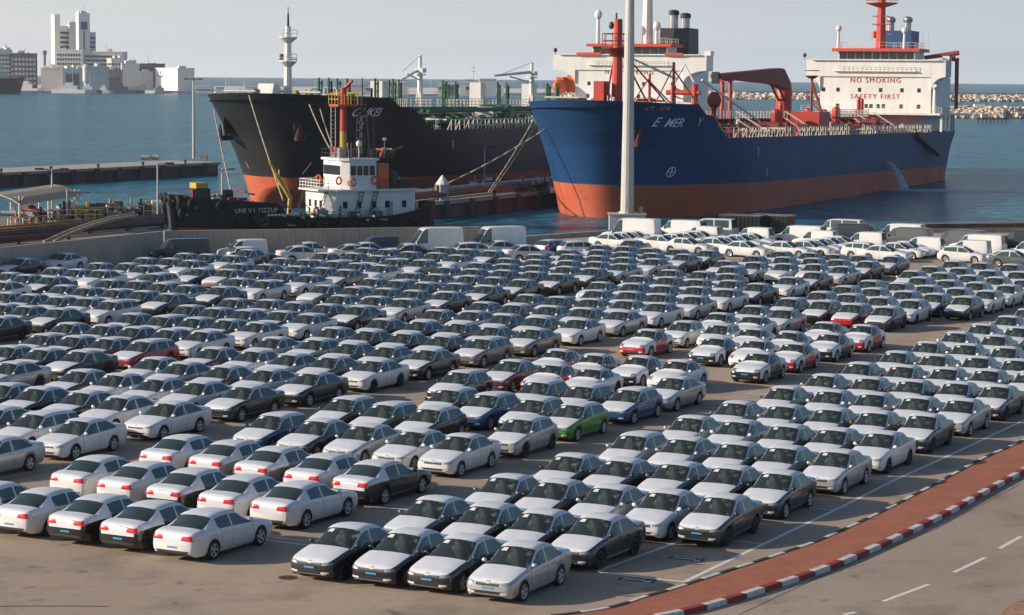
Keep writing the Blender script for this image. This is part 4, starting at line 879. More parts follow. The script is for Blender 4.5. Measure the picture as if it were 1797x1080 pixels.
M['pink_mark'] = pmat('pink_mark', (.62,.30,.28), .6, 0, .2, 2); M['maroon_pipe'] = pmat('maroon_pipe', (.11,.032,.028), .6, 0, .3, 1); M['ochre_pipe'] = pmat('ochre_pipe', (.20,.115,.05), .7, 0, .35, 1)
M['rail_white'] = pmat('rail_white', (.66,.62,.54), .5, 0, .1, 2)
M['blue_funnel'] = pmat('funnel_blue', (.015,.075,.20), .5, 0, .12, 1)
def hull(root, L, B, zd, zf, tb, tslope, boot, rake, Le, mats, names, step=None):
    hb_ = B/2
    def ztop(t):
        if t < tb: return zf + max(0, (2-t))*.035
        if step and t < step[0]: return step[1]
        t0 = step[0] if step else tb
        if t < t0 + tslope: k = (t-t0)/tslope; return lerp(step[1] if step else zf, zd, k*k*(3-2*k))
        return zd
    def xs(z): return -rake*max(0, min(1.1, z/zf))**1.5
    def hb(t, z):
        k = max(0, min(1, z/zf)); le = lerp(Le*1.25, Le*.92, k)
        u = max(0, min(1, (t-xs(z))/le)); e = lerp(.62, .50, k)
        v = hb_*max(0, 1-(1-u)**2)**e
        ts = L-38
        if t > ts: q = (t-ts)/(L-ts); v *= 1 - lerp(.95, .40, min(1, z/zd))*q**2.2
        return v
    ss = [0,.0015,.005,.01,.017,.026,.037,.05,.065,.082,.10,.12,.15,.2,.3,.4,.5,.6,.7,.78,.83,.88,.92,.96,.985,1]
    for v in (tb/L, (tb+.4)/L, (tb+tslope*.33)/L, (tb+tslope*.66)/L, (tb+tslope)/L): ss.append(v)
    if step: ss += [(step[0])/L, (step[0]+.4*tslope)/L, (step[0]+tslope)/L]
    ss = sorted(set(round(s, 5) for s in ss))
    rows = [('lo', -3.0), ('lo', 0.0), ('lo', boot*.5), ('lo', boot)] + [('up', k/6) for k in range(1, 7)]
    low, upp, deck = MB(), MB(), MB(); allm = MB(); top = []
    for side in (-1, 1):
        G = []
        for kind, k in rows:
            r = []
            for s in ss:
                z0 = k if kind == 'lo' else None
                t = s*L
                for _ in range(3):
                    z = k if kind == 'lo' else lerp(boot, ztop(t), k)
                    t = xs(z) + s*(L - xs(z))
                if s == 1: t = L - max(0, 5*(1-z/zd))*.8
                r.append((t, side*hb(min(t, L), z), z))
            G.append(r)
        for j in range(len(rows)-1):
            for i in range(len(ss)-1):
                q = [G[j][i], G[j][i+1], G[j+1][i+1], G[j+1][i]]
                if side > 0: q.reverse()
                (low if j < 3 else upp).add(q, [(0,1,2,3)]); allm.add(q, [(0,1,2,3)])
        top.append(G[-1])
        tr = [(G[j][-1], (G[j][-1][0], 0, G[j][-1][2])) for j in range(len(rows))]
        for j in range(len(rows)-1):
            (low if j < 3 else upp).add([tr[j][0], tr[j][1], tr[j+1][1], tr[j+1][0]], [(0,1,2,3) if side < 0 else (3,2,1,0)])
    a, b = top
    for i in range(len(ss)-1):
        off = -.9 if a[i][0] < tb else -.08
        f = lambda p: (p[0], p[1]*.99, p[2]+off)
        deck.add([f(a[i]), f(a[i+1]), f(b[i+1]), f(b[i])], [(0,1,2,3)])
    for mb, nm, mt in ((low, names[1], mats[1]), (upp, names[0], mats[0]), (deck, 'deck', mats[2])):
        me = mb.mesh(nm, mt, nm != 'deck'); bm = bmesh.new(); bm.from_mesh(me); bmesh.ops.remove_doubles(bm, verts=bm.verts, dist=.003); bmesh.ops.recalc_face_normals(bm, faces=bm.faces); bm.to_mesh(me); bm.free(); link(nm, me, root)
    bv = BVHTree.FromPolygons(allm.v, allm.f)
    def on(t, z, side=-1, off=.05):
        h = bv.ray_cast(Vector((t, side*60, z)), Vector((0, -side, 0)))
        return None if h[0] is None else h[0] + h[1]*(off if h[1].y*side > 0 else -off)
    return hb, ztop, on
def w2p(v):
    q = v - Vector((0,0,H_CAM)); u_, w_, d_ = q.dot(rt), q.dot(up), q.dot(fwd); return 898.5 + F_PX*u_/d_, 540 - F_PX*w_/d_
def find(root, on, side, px, py):
    best = None; mw = Matrix.Translation(root.location) @ root.rotation_euler.to_matrix().to_4x4()
    for rng in (1, 2, 3):
        ts = [-6+k*.8 for k in range(60)]+[42+k*3 for k in range(38)] if rng == 1 else [best[1]+(k-10)*(.3 if rng == 2 else .04) for k in range(21)]
        zs = [.5+k*.8 for k in range(18)] if rng == 1 else [best[2]+(k-6)*(.2 if rng == 2 else .04) for k in range(13)]
        for t_ in ts:
            for z_ in zs:
                p_ = on(t_, z_, side)
                if p_ is None: continue
                x_, y_ = w2p(mw @ p_); e_ = (x_-px)**2+(y_-py)**2
                if best is None or e_ < best[0]: best = (e_, t_, z_)
    return best[1], best[2]
def hull_text(root, on, s, px0, px1, py, mat, name, shear=.15, off=.06):
    """lettering between two pixel columns of the near hull side, laid on the plating"""
    t0, z0 = find(root, on, -1, px0, py); t1, z1 = find(root, on, -1, px1, py)
    me = text_mesh(s, 1.0, mat, name, 0, 1.0, shear, 'LEFT', .01); xs_ = [v.co.x for v in me.vertices]; ys_ = [v.co.y for v in me.vertices]; xa, xb, yc = min(xs_), max(xs_), (min(ys_)+max(ys_))/2
    pa, pb = on(t0, z0), on(t1, z1); L3 = (pb-pa).length; k_ = L3/(xb-xa)
    bm = bmesh.new(); bm.from_mesh(me); bmesh.ops.triangulate(bm, faces=bm.faces); bad = []
    for v in bm.verts:
        u_ = (v.co.x-xa)/(xb-xa); p_ = on(lerp(t0, t1, u_), lerp(z0, z1, u_)+(v.co.y-yc)*min(k_, 1.9), -1, off)
        if p_ is None: bad.append(v)
        else: v.co = p_
    bmesh.ops.delete(bm, geom=bad, context='VERTS'); bm.to_mesh(me); bm.free(); return link(name, me, root)
def railing(root, name, pts, h, mat, every, wires=2, stay=.35, r=.035):
    mb = MB()
    for a, b in zip(pts, pts[1:]):
        a, b = Vector(a), Vector(b); n_ = max(1, int((b-a).length/every))
        for k in range(n_):
            p = a + (b-a)*(k/n_); mb.cyl(p, p+Vector((0,0,h)), r*1.25, r*1.25, 4)
            if stay and k % 2 == 0: mb.cyl(p+Vector((0,stay,0)), p+Vector((0,0,h*.9)), r*1.5, r*1.5, 4)
        for w_ in range(wires): mb.cyl(a+Vector((0,0,h*(w_+1)/wires)), b+Vector((0,0,h*(w_+1)/wires)), r, r, 4)
    return mb.build(name, mat, root)
def tank_ship(pos, alpha, tilt, name, label):
    t = thing(name, label, 'tanker', (pos[0], pos[1], WATER), 0)
    t.rotation_euler = (0, radians(tilt), pi/2 - radians(alpha)); return t
def house(root, t, W, w, z0, zw, depth, txt, rows_, lower=True):
    """accommodation block: front face at x=t, half widths, base and wing-top heights"""
    m = MB(); zb = zw - 2.9; R = 2.6
    m.box(t, t+depth, -w, w, z0, zb); m.build('accommodation_block', M['ship_white'], root)
    m = MB()
    for s in (-1, 1):
        prof = [(s*(w-.01), zw), (s*(w-.01), zb-R)] + [(s*(w+(W-w)*(1-cos(k*pi/10))), zb-R+R*sin(k*pi/10)) for k in range(1, 6)] + [(s*W, zw)]
        m.xprism(prof if s > 0 else prof[::-1], t-.35, t+4.0)
    m.box(t-.36, t+depth*.8, -w+.02, w-.02, zb, zw); m.build('bridge_wings', M['ship_white'], root)
    m = MB(); m.box(t-.9, t-.36, -W*.92, W*.92, zw-.02, zw+.16); m.box(t+2.2, t+4.4, -W, -W+1.2, zw, zw+.9); m.build('wing_coaming', M['ship_white'], root)
    hw = w*.70
    m = MB(); m.box(t-.1, t+6, -hw, hw, zw, zw+.18); m.box(t+.12, t+6, -hw+.1, hw-.1, zw+.18, zw+1.6); m.build('wheelhouse', M['ship_white'], root)
    m = MB(); m.box(t-.7, t+7, -hw-.9, hw+.9, zw+1.6, zw+2.15); m.build('wheelhouse_band', M['band_red'], root)
    n_ = 9
    for k in range(n_):
        y = lerp(-hw+.25, hw-.25, k/n_); m = MB(); m.box(t+.02, t+.10, y+.1, y+(2*hw-.5)/n_-.1, zw+.26, zw+1.52); m.build('bridge_window', M['window'], root)
    for z, ys in rows_:
        for y in ys: m = MB(); m.box(t-.04, t+.06, y-.30, y+.30, z-.36, z+.36); m.build('window', M['window'], root)
    for s, z, size, sp in txt:
        me = text_mesh(s, size, M['bright_red'], 'lettering', .01, sp); o = link('lettering', me, root)
        o.rotation_euler = (pi/2, 0, -pi/2); o.location = (t-.05, 0, z)
    # catwalk lattice under the bridge windows
    railing(root, 'front_walkway_rail', [(t-.9,-w*.72,zw-1.9),(t-.9,w*.72,zw-1.9)], 1.0, M['rail_white'], .8, 3, 0, .03)
    m = MB(); m.box(t-1.0, t-.36, -w*.75, w*.75, zw-2.0, zw-1.9); m.build('front_walkway', M['ship_white'], root)
    railing(root, 'monkey_island_rail', [(t-.3,-hw,zw+2.15),(t-.3,hw,zw+2.15),(t+6.5,hw,zw+2.15),(t+6.5,-hw,zw+2.15),(t-.3,-hw,zw+2.15)], 1.1, M['rail_white'], 1.2, 2, 0, .03)
    return hw
def mast(root, name, x, y, z0, z1, r, mat, plat=(), poles=()):
    m = MB(); m.cyl((x,y,z0),(x,y,z1),r,r*.62,10); m.build(name, mat, root)
    for z, rr in plat:
        m = MB(); m.cyl((x,y,z-.7),(x,y,z),r*.8,rr,12); m.cyl((x,y,z),(x,y,z+.12),rr,rr,12)
        for k in range(8): m.cyl((x+rr*cos(k*pi/4),y+rr*sin(k*pi/4),z),(x+rr*cos(k*pi/4),y+rr*sin(k*pi/4),z+1.1),.03,.03,4)
        m.torus((x,y,z+1.1),(0,0,1),rr,.035,12,4); m.torus((x,y,z+.6),(0,0,1),rr,.03,12,4); m.build('mast_platform', mat, root)
def anchor(root, p, side, mat, s=1.0):
    m = MB(); x, y, z = p; o = side*.25
    m.ell((x, y, z+.3*s), (1.1*s,.35,1.1*s), 8, 6)
    m.build('hawse_pocket', M['steel_dark'], root)
    m = MB(); y += o*1.6
    m.cyl((x,y,z+1.2*s),(x,y,z-1.2*s),.22*s,.22*s,6); m.cyl((x-1.2*s,y,z-1.2*s),(x+1.2*s,y,z-1.2*s),.28*s,.28*s,6)
    for q in (-1,1): m.cyl((x+q*1.1*s,y,z-1.2*s),(x+q*.85*s,y+o,z+.3*s),.3*s,.08*s,6)
    return m.build('anchor', mat, root)
def pipes(root, t0, t1, zd, mat, ys, r=.22):
    for y in ys:
        m = MB(); m.cyl((t0,y,zd+rnd.uniform(.5,1.2)),(t1,y,zd+rnd.uniform(.5,1.2)),r,r,7); m.build('deck_pipe', mat, root)
def clutter(root, name, t0, t1, y0, y1, zd, mats, n_):
    """valves, lockers, winches and short pipes on deck, a few materials each as one part"""
    for k, mt in enumerate(mats):
        m = MB()
        for _ in range(n_):
            x, y = rnd.uniform(t0,t1), rnd.uniform(y0,y1); c = rnd.random()
            if c < .35: m.cyl((x,y,zd),(x,y,zd+rnd.uniform(.8,2.2)),rnd.uniform(.07,.2),None,6)
            elif c < .6: h = rnd.uniform(.5,1.3); m.box(x-rnd.uniform(.3,.8),x+rnd.uniform(.3,.8),y-.4,y+.4,zd,zd+h)
            elif c < .85: z = zd+rnd.uniform(.4,1.6); l_ = rnd.uniform(1.5,5); m.cyl((x,y-l_/2,z),(x,y+l_/2,z),.12,.12,6)
            else: z = zd+rnd.uniform(.5,1.5); m.cyl((x-.5,y,z),(x+.5,y,z),.5,.5,10)
        stuff(m.build(name, mt, root))
# ---- blue tanker
EM = tank_ship((10.8,297), 23.5, .73, 'blue_tanker', 'blue and red tanker ship, bow to the viewer, behind the tall lamp mast')
ZD = 10.3
hb, ztop, on = hull(EM, 164, 27, ZD, 14.6, 6.2, 3.4, 4.25, 6.5, 24, (M['hull_blue'], M['boot_red'], M['deck_red']), ('hull_side', 'boot_topping'), (8.5, 13.3))
hull_text(EM, on, 'E', 1149, 1159, 214.5, M['ship_white'], 'ship_name'); hull_text(EM, on, 'MER', 1169, 1200, 215.5, M['ship_white'], 'ship_name')
hull_text(EM, on, 'Y', 1225, 1233, 214, M['ship_white'], 'ship_name')
hull_text(EM, on, 'NTL - NTM', 1132, 1176, 191, M['pink_mark'], 'small_red_marks', 0)
# load mark: ring with cross, draught marks
m = MB(); tq, zq = find(EM, on, -1, 1178, 302); p = on(tq, zq); kx = .62/max(.3, (on(tq+.6, zq)-on(tq-.6, zq)).length/1.2)
ring = [on(tq+kx*cos(a_*pi/10), zq+.62*sin(a_*pi/10)) for a_ in range(21)]; m.tube(ring, .07, 4); m.tube([on(tq-kx*.7,zq),on(tq,zq),on(tq+kx*.7,zq)], .07, 4); m.tube([on(tq,zq-.45),on(tq,zq+.45)], .07, 4); m.build('thruster_mark', M['ship_white'], EM)
for q_ in ((1331,266), (1346,303)):
    p = on(*find(EM, on, -1, *q_)); m = MB(); m.cbox(p, (.15,.05,1.1)); m.cbox((p.x,p.y,p.z+.5), (.6,.05,.12)); m.build('tug_mark', M['ship_white'], EM)
fa = find(EM, on, 1, 980, 238); anchor(EM, on(*fa, 1, .1), 1, M['rust'], .95); anchor(EM, on(*find(EM, on, -1, 1116, 238), -1, .1), -1, M['maroon_pipe'], .95)
m = MB(); pts = [[on(fa[0]+dt_, fa[1]-dz_, 1, .05) for dt_ in (-.5,.1,.7)] for dz_ in (.8,1.6,2.4,3.2,4.0,4.8)]
for a_, b_ in zip(pts, pts[1:]):
    if None not in a_+b_:
        for q in range(2): m.quad(a_[q], a_[q+1], b_[q+1], b_[q])
m.build('rust_streak', M['rust'], EM)
dk = lambda y0,y1,t: (t, y0, ZD)
railing(EM, 'side_railing', [(t_, -hb(t_, ZD)+.25, ZD) for t_ in (12.2,14,17,20,24,30,40,60,80,100,118,125)], 1.35, M['rail_white'], 1.15, 2, .55, .05)
railing(EM, 'side_railing', [(t_, hb(t_, ZD)-.25, ZD) for t_ in (14,20,30,60,100,125)], 1.3, M['rail_white'], 2.2, 2, 0, .05)
railing(EM, 'forecastle_rail', [(t_, -hb(t_, 14)+.3, 14.4) for t_ in (-4,-2,0,2,4,5.5)], .9, M['rail_white'], 1.6, 2, 0, .035)
pipes(EM, 16, 122, ZD, M['deck_red'], (-7.5,-6.6,-5.8,-4.6,-3.8,-2.0,1.5,3.5), .25)
m = MB(); m.box(12, 128, -1.1, .9, ZD+2.1, ZD+2.3)
for k in range(24): m.box(13+k*4.8, 13.25+k*4.8, -1.1, .9, ZD, ZD+2.1)
m.build('catwalk', M['deck_red'], EM)
railing(EM, 'catwalk_rail', [(12,-1.1,ZD+2.3),(128,-1.1,ZD+2.3)], 1.15, M['rail_white'], 1.5, 3, 0, .045)
railing(EM, 'catwalk_rail', [(12,.9,ZD+2.3),(128,.9,ZD+2.3)], 1.15, M['rail_white'], 1.5, 3, 0, .045)
clutter(EM, 'deck_fittings', 14, 124, -11.5, 10, ZD, [M['deck_red'], M['bright_red'], M['steel_dark'], M['rail_white']], 70)
clutter(EM, 'forecastle_fittings', -1, 5.5, -7, 7, 13.7, [M['bright_red'], M['steel_dark'], M['rail_white']], 9)
for x_, y_ in ((36,-9),(58,-9.5),(98,-9),(112,-8.5)):     # sloping gangways over the pipes
    m = MB()
    for s in (-.4,.4): m.cyl((x_+s,y_-1.5,ZD),(x_+s,y_+2.5,ZD+2.4),.06,.06,5); m.cyl((x_+s,y_-1.5,ZD+1),(x_+s,y_+2.5,ZD+3.4),.05,.05,5)
    for q in range(8): m.box(x_-.4,x_+.4,y_-1.5+q*.5,y_-1.3+q*.5,ZD+q*.3,ZD+.06+q*.3)
    m.build('deck_ladder', M['rail_white'], EM)
# foremast with platform and red vent box
m = MB(); m.cyl((6.2,0,14),(6.2,0,25.4),.75,.55,12); m.build('foremast', M['bright_red'], EM)
m = MB(); m.cyl((6.2,0,20.6),(6.2,0,21.6),.8,1.9,12); m.cyl((6.2,0,21.6),(6.2,0,21.7),2.1,2.1,14)
for k in range(10): m.cyl((6.2+2*cos(k*pi/5),2*sin(k*pi/5),21.7),(6.2+2*cos(k*pi/5),2*sin(k*pi/5),23.6),.05,.05,4)
m.torus((6.2,0,23.5),(0,0,1),2.0,.05,14,4); m.torus((6.2,0,22.6),(0,0,1),2.0,.05,14,4); m.build('mast_platform', M['deck_red'], EM)
m = MB(); m.cyl((6.0,.2,23.5),(6.0,.2,26.2),.22,.12,8); m.ell((6.1,.9,24.6),(.35,.35,.5)); m.cyl((6.1,-1.2,23),(6.1,-1.2,25.8),.12,.12,6); m.build('mast_light', M['steel_dark'], EM)
m = MB(); m.box(4.0,6.2,1.0,2.4,13.6,17.4); m.box(4.4,5.6,2.2,2.9,13.6,15.2); m.build('vent_box', M['bright_red'], EM)
for y_, dx in ((-3.5,3),(3.2,4),(-5,7)):
    m = MB(); m.cyl((6.2,y_*.1,21.4),(6.2+dx,y_,14),.12,.12,6); m.build('mast_stay', M['bright_red'], EM)
for k,(x_,y_) in enumerate(((10.5,-6.2),(11.5,-2.5))):
    m = MB(); m.cyl((x_,y_,13),(x_,y_,20.0-k*1.5),.24,.18,8); m.cyl((x_,y_,19-k*1.5),(x_+3.2,y_-3.4,13.2),.10,.10,6); m.cyl((x_,y_,19.5-k*1.5),(x_-2.5,y_+2,13.8),.08,.08,6); m.build('derrick_post', M['bright_red'], EM)
# hose crane group forward of midships
m = MB(); m.cyl((34,-1,ZD),(34,-1,17.4),.5,.45,10); m.cyl((34,2.2,ZD),(34,2.2,17.2),.42,.42,8); m.cyl((34,-1.8,16.2),(34,3.2,16.2),.35,.35,10)
for q in range(6): m.cyl((34,-1,ZD+q*1.1),(34,2.2,ZD+1.1+q*1.1),.10,.10,5)
m.build('hose_crane', M['bright_red'], EM)
m = MB(); m.cyl((34,-2,18),(44,-7.5,12.2),.16,.16,6); m.cyl((34,2,18.2),(26,6,21),.2,.12,6); m.cyl((34,-1,17.4),(34,.6,20.2),.15,.1,6); m.cyl((34,2.2,17.2),(34,.6,20.2),.15,.1,6); m.build('crane_boom', M['ship_white'], EM)
m = MB(); m.ell((36,-3.2,15.2),(1.0,1.0,1.2),14,8); m.cyl((36,-3.2,ZD),(36,-3.2,14.4),.4,.4,8); m.build('expansion_tank', M['deck_red'], EM)
# provision crane midships
m = MB(); m.cyl((80,0,ZD),(80,0,16.2),1.25,1.25,14); m.cyl((80,0,16.0),(80,0,18.2),1.35,1.1,14); m.build('crane_column', M['bright_red'], EM)
m = MB(); prof = [(81.0,17.2),(80.8,18.4),(77.4,20.3),(75.5,20.4),(46.0,19.0),(46.0,18.4),(73,17.9),(78.5,17.2)]
m.yprism(prof, -.8, .8); m.build('crane_jib', M['deck_red'], EM)
m = MB(); m.cyl((74.5,-.5,17.9),(79.2,-.5,15.2),.18,.18,6); m.cyl((74.5,.5,17.9),(79.2,.5,15.2),.18,.18,6); m.build('luffing_ram', M['steel_dark'], EM)
m = MB(); m.box(45.6,46.3,-.5,.5,17.6,19.3); m.build('jib_head', M['steel_dark'], EM)
m = MB(); m.cyl((51,-.6,ZD),(51,-.6,18.3),.3,.3,8); m.cyl((51,.6,ZD),(51,.6,18.3),.3,.3,8); m.box(50.5,51.5,-1,1,18.0,18.4); m.build('jib_rest', M['bright_red'], EM)
# manifold house and ventilators
m = MB(); m.box(69,70.2,-9.0,-4.0,ZD,ZD+3.4); m.box(70.2,75,-9.0,-8.2,ZD,ZD+3.4); m.box(70.2,75,-4.4,-4.0,ZD,ZD+3.4); m.build('manifold_house', M['bright_red'], EM)
railing(EM, 'walkway_rail', [(85,-7.5,ZD+2.6),(104,-7.5,ZD+2.6)], 1.2, M['rail_white'], .9, 3, 0, .05)
m = MB(); m.box(85,104,-7.5,-6.6,ZD+2.4,ZD+2.6); m.build('walkway', M['deck_red'], EM)
for t_, y_, h_ in ((30,-5,3.2),(66,-3,4.0),(68.5,-3,5.0),(98,-3.5,4.4),(104,3,4.2),(112,-3.5,6.2),(116,-3,6.0),(110,2,4.0),(46,4,3.5)):
    m = MB(); m.cyl((t_,y_,ZD),(t_,y_,ZD+h_-.8),.75 if h_ < 5 else .32,.75 if h_ < 5 else .32,10); m.ell((t_,y_,ZD+h_-.8),(.75 if h_ < 5 else .32,.75 if h_ < 5 else .32,.6),10,6); m.build('ventilator', M['bright_red'], EM)
m = MB(); m.cyl((92,-1.0,ZD),(92,-1.0,19.5),.25,.22,8); m.cyl((92,-1,18.5),(90,-4.5,ZD),.22,.22,6); m.cyl((92,-1,15),(90.5,-4,13),.15,.15,6); m.cyl((92,-1,19),(92,-1,19.5),.5,1.2,10); m.torus((92,-1,20.3),(0,0,1),1.2,.06,12,4); m.build('samson_post', M['deck_red'], EM)
m = MB(); m.cyl((52,-8,ZD+.9),(52,-4.5,ZD+.9),1.0,1.0,12); m.cyl((106,-8.5,ZD+1.2),(106,-5.5,ZD+1.2),1.2,1.2,12); m.build('hose_reel', M['deck_red'], EM)
# accommodation
ZW = 22.9; w0 = 10.2
rows_ = [(20.4,[-8.3,-7.2,-2.6,0.4,1.4,4.7,8.4,9.3][0:8]), (17.6,[-8.0,-4.9,-1.0,2.9,6.9,9.6]), (14.7,[-8.0,-4.8,-1.6,-.6,.7,1.6,6.9])]
hw = house(EM, 136, 12.8, w0, 13.6, ZW, 15, [('NO SMOKING',19.3,1.25,1.25), ('SAFETY FIRST',16.4,1.2,1.3)], rows_)
m = MB(); m.box(132, 158, -hb(138,ZD)+.2, hb(138,ZD)-.2, 13.2, 13.6)
for t_ in (133,140,147,154): m.box(t_,t_+.4,-hb(t_,ZD)+.3,-hb(t_,ZD)+.7,ZD,13.2)
m.box(138,157,-8,8,ZD,13.2); m.build('poop_deck', M['ship_white'], EM)
railing(EM, 'poop_rail', [(132,12.6,13.6),(132,-12.6,13.6),(158,-9.6,13.6)], 1.1, M['rail_white'], 1.4, 3, 0, .035)
m = MB(); m.cyl((133.2,-11.6,13.6),(133.2,-11.6,18.2),.42,.35,10); m.cyl((133.2,-11.6,17.9),(132.6,-11.6,18.4),.4,.4,10); m.build('goose_neck_vent', M['ship_white'], EM)
mast(EM, 'radar_mast', 139, 0, ZW+1.9, 36.5, .95, M['bright_red'], ((33.2,2.9),))
m = MB(); m.box(138.2,139.8,-2,1.6,29.4,29.55); m.box(138.4,138.7,-1.5,1.5,30.8,31); m.cyl((139,1.2,27),(139,1.2,28.2),.6,.5,8); m.box(138,138.2,-2.2,-1.4,27.6,27.8); m.build('mast_yards', M['bright_red'], EM)
m = MB(); m.box(147,153,-3.6,2.2,ZW-4,28.6); m.build('funnel', M['blue_funnel'], EM)
for y_ in (-2.4,.8):
    m = MB(); m.cyl((149,y_,28.6),(149,y_,30.2),.65,.65,12); m.ell((149,y_,30.6),(.95,.95,.7),12,6); m.build('exhaust_pipe', M['pipe'], EM)
m = MB(); m.box(146.5,154,-4.4,3,ZW-3,ZW+2.0); m.build('funnel_casing', M['ship_white'], EM)
for y_, h_ in ((7.6,3.6),(-4.6,3.2)):
    m = MB(); m.cyl((138,y_,ZW+1.9),(138,y_,ZW+1.9+h_),.35,.2,8); m.ell((138,y_,ZW+2.2+h_),(.55,.55,.6),10,6); m.build('satellite_dome', M['ship_white'], EM)
m = MB()
for y_ in (-7.5,-8.5,8.6): m.cyl((140,y_,ZW+1.9),(140,y_,ZW+5.5),.04,.03,4)
m.build('whip_antenna', M['rail_white'], EM)
m = MB(); m.cyl((139.5,-13.3,ZW),(139.5,-13.3,ZW+1.6),.3,.3,8); m.cyl((139.5,-8.0,ZW+.6),(139.5,-14.2,ZW+1.5),.35,.45,8); m.cyl((139.5,-14.0,14.4),(139.5,-13.9,ZW+.6),.34,.38,8); m.cyl((139.5,-14.0,14.6),(139.5,-16.8,14.9),.08,.08,5); m.build('stores_crane', M['deck_red'], EM)
m = MB(); m.ell((136.4,13.4,ZW+.9),(.35,.35,.4)); m.cyl((136.4,13.4,ZW),(136.4,13.4,ZW+.8),.06,.06,5); m.build('wing_light', M['steel_dark'], EM)
# open gangway folded on the side, discharge of cooling water
m = MB(); a_, b_ = on(112, 10.0, -1, .5), on(126, 6.6, -1, .9)
d_ = (b_-a_); 
for k in range(14): m.cbox(a_+d_*(k/13), (1.3,.7,.9), 0)
m.build('accommodation_ladder', M['steel_dark'], EM)
on_em = on
# ---- black tanker
BT = tank_ship((-31.5,318), 22.0, .6, 'black_tanker', 'black tanker ship with green deck, bow to the viewer, behind the tug')
hb, ztop, on = hull(BT, 170, 31.5, ZD+.1, 14.9, 7.0, 5.0, 3.9, 8.0, 27, (M['hull_black'], M['boot_red'], M['deck_green']), ('hull_side', 'boot_topping'), (10.5, 13.6))
m = MB(); m.ell((-1.2,0,-.6),(6.5,2.6,3.4),14,10); m.build('bulbous_bow', M['boot_red'], BT, True)
hull_text(BT, on, 'OUKEI', 620, 669, 197, M['ship_white'], 'ship_name', .2)
anchor(BT, on(*find(BT, on, 1, 402, 222), 1, .2), 1, M['steel_dark'], 1.3); anchor(BT, on(*find(BT, on, -1, 522, 228), -1, .1), -1, M['maroon_pipe'], 1.0)
for (px_, py_), s_ in (((447,292),'3'),((434,290),'1')):
    t_, z_ = find(BT, on, 1, px_, py_)
    me = text_mesh(s_, 1.2, M['ship_white'], 'draught_mark', 0); bm = bmesh.new(); bm.from_mesh(me)
    for v in bm.verts:
        p = on(t_-v.co.x*.7, z_+v.co.y, 1, .06)
        if p: v.co = p
    bm.to_mesh(me); bm.free(); link('draught_mark', me, BT)
m = MB()
tq, zq = find(BT, on, -1, 500, 296)
for a_, b_ in (((-1.2,-.8),(1.2,-.8)),((-1.2,.8),(1.2,.8)),((1.2,-.8),(1.2,.8)),((-.6,-.3),(.4,-.3)),((-.1,-.6),(-.1,.5))):
    p, q = on(tq+a_[0], zq+a_[1]), on(tq+b_[0], zq+b_[1])
    if p and q: m.cyl(p, q, .06, .06, 4)
m.build('thruster_mark', M['ship_white'], BT)
p = on(*find(BT, on, -1, 795, 254)); m = MB(); m.cbox(p, (.2,.06,1.2)); m.build('tug_mark', M['ship_white'], BT)
mast(BT, 'foremast', 5.0, 1.8, 13.9, 24.5, .62, M['ship_white'], ((19.6,1.25),(22.9,1.3)))
m = MB(); m.cyl((5,1.8,24),(5,1.8,26.2),.2,.14,8); m.box(4.9,5.1,.4,3.2,19.9,20.05); m.ell((5,2.8,20.4),(.35,.35,.4)); m.cyl((5,1.8,26),(5,1.8,27.2),.1,.04,5); m.build('mast_light', M['steel_dark'], BT)
m = MB(); m.yprism([(1.5,14),(5.0,14),(4.2,16.6),(2.4,16.6)], 2.6, 5.0); m.build('vent_house', M['ship_white'], BT)
clutter(BT, 'forecastle_fittings', 1, 14, -9, 9, 14.0, [M['ship_white'], M['steel_dark'], M['yellow'], M['ship_grey']], 14)
railing(BT, 'side_railing', [(t_, -hb(t_, ZD)+.25, ZD+.1) for t_ in (22,25,30,36,45,60,80,100,120)], 1.5, M['rail_white'], 1.3, 2, .6, .06)
pipes(BT, 24, 130, ZD+.1, M['deck_green'], (-12.5,-11.6,-10.6,-9.4,-8.2,-7,-5.6,-4.4,-3,2,4), .28); pipes(BT, 26, 110, ZD+2.2, M['deck_green'], (-10,-9,-6.2), .3); pipes(BT, 26, 120, ZD+1.6, M['pipe'], (-4.2,-2.4,1.2), .25)
m = MB(); m.box(22, 136, -1.3, 1.1, ZD+3.0, ZD+3.2)
for k in range(24): m.box(23+k*4.7, 23.3+k*4.7, -1.3, 1.1, ZD, ZD+3.0)
m.build('catwalk', M['deck_green'], BT)
railing(BT, 'catwalk_rail', [(22,-1.3,ZD+3.2),(136,-1.3,ZD+3.2)], 1.3, M['rail_white'], 1.5, 3, 0, .055)
railing(BT, 'catwalk_rail', [(22,1.1,ZD+3.2),(136,1.1,ZD+3.2)], 1.3, M['rail_white'], 1.5, 3, 0, .055)
clutter(BT, 'deck_fittings', 24, 132, -14, 12, ZD+.1, [M['deck_green'], M['tank_green'], M['steel_dark'], M['rail_white'], M['ship_white']], 130)
for t_ in (20,26,44,66,88,112):       # paired vent masts
    for y_ in (3.0, 4.6, -4.4):
        m = MB(); m.cyl((t_,y_,ZD),(t_,y_,17.6),.17,.17,7); m.cyl((t_+.9,y_,ZD),(t_+.9,y_,17.2),.17,.17,7)
        for q in range(6): m.box(t_,t_+.9,y_-.05,y_+.05,ZD+1.2+q*1.05,ZD+1.35+q*1.05)
        m.build('vent_mast', M['deck_green'], BT)
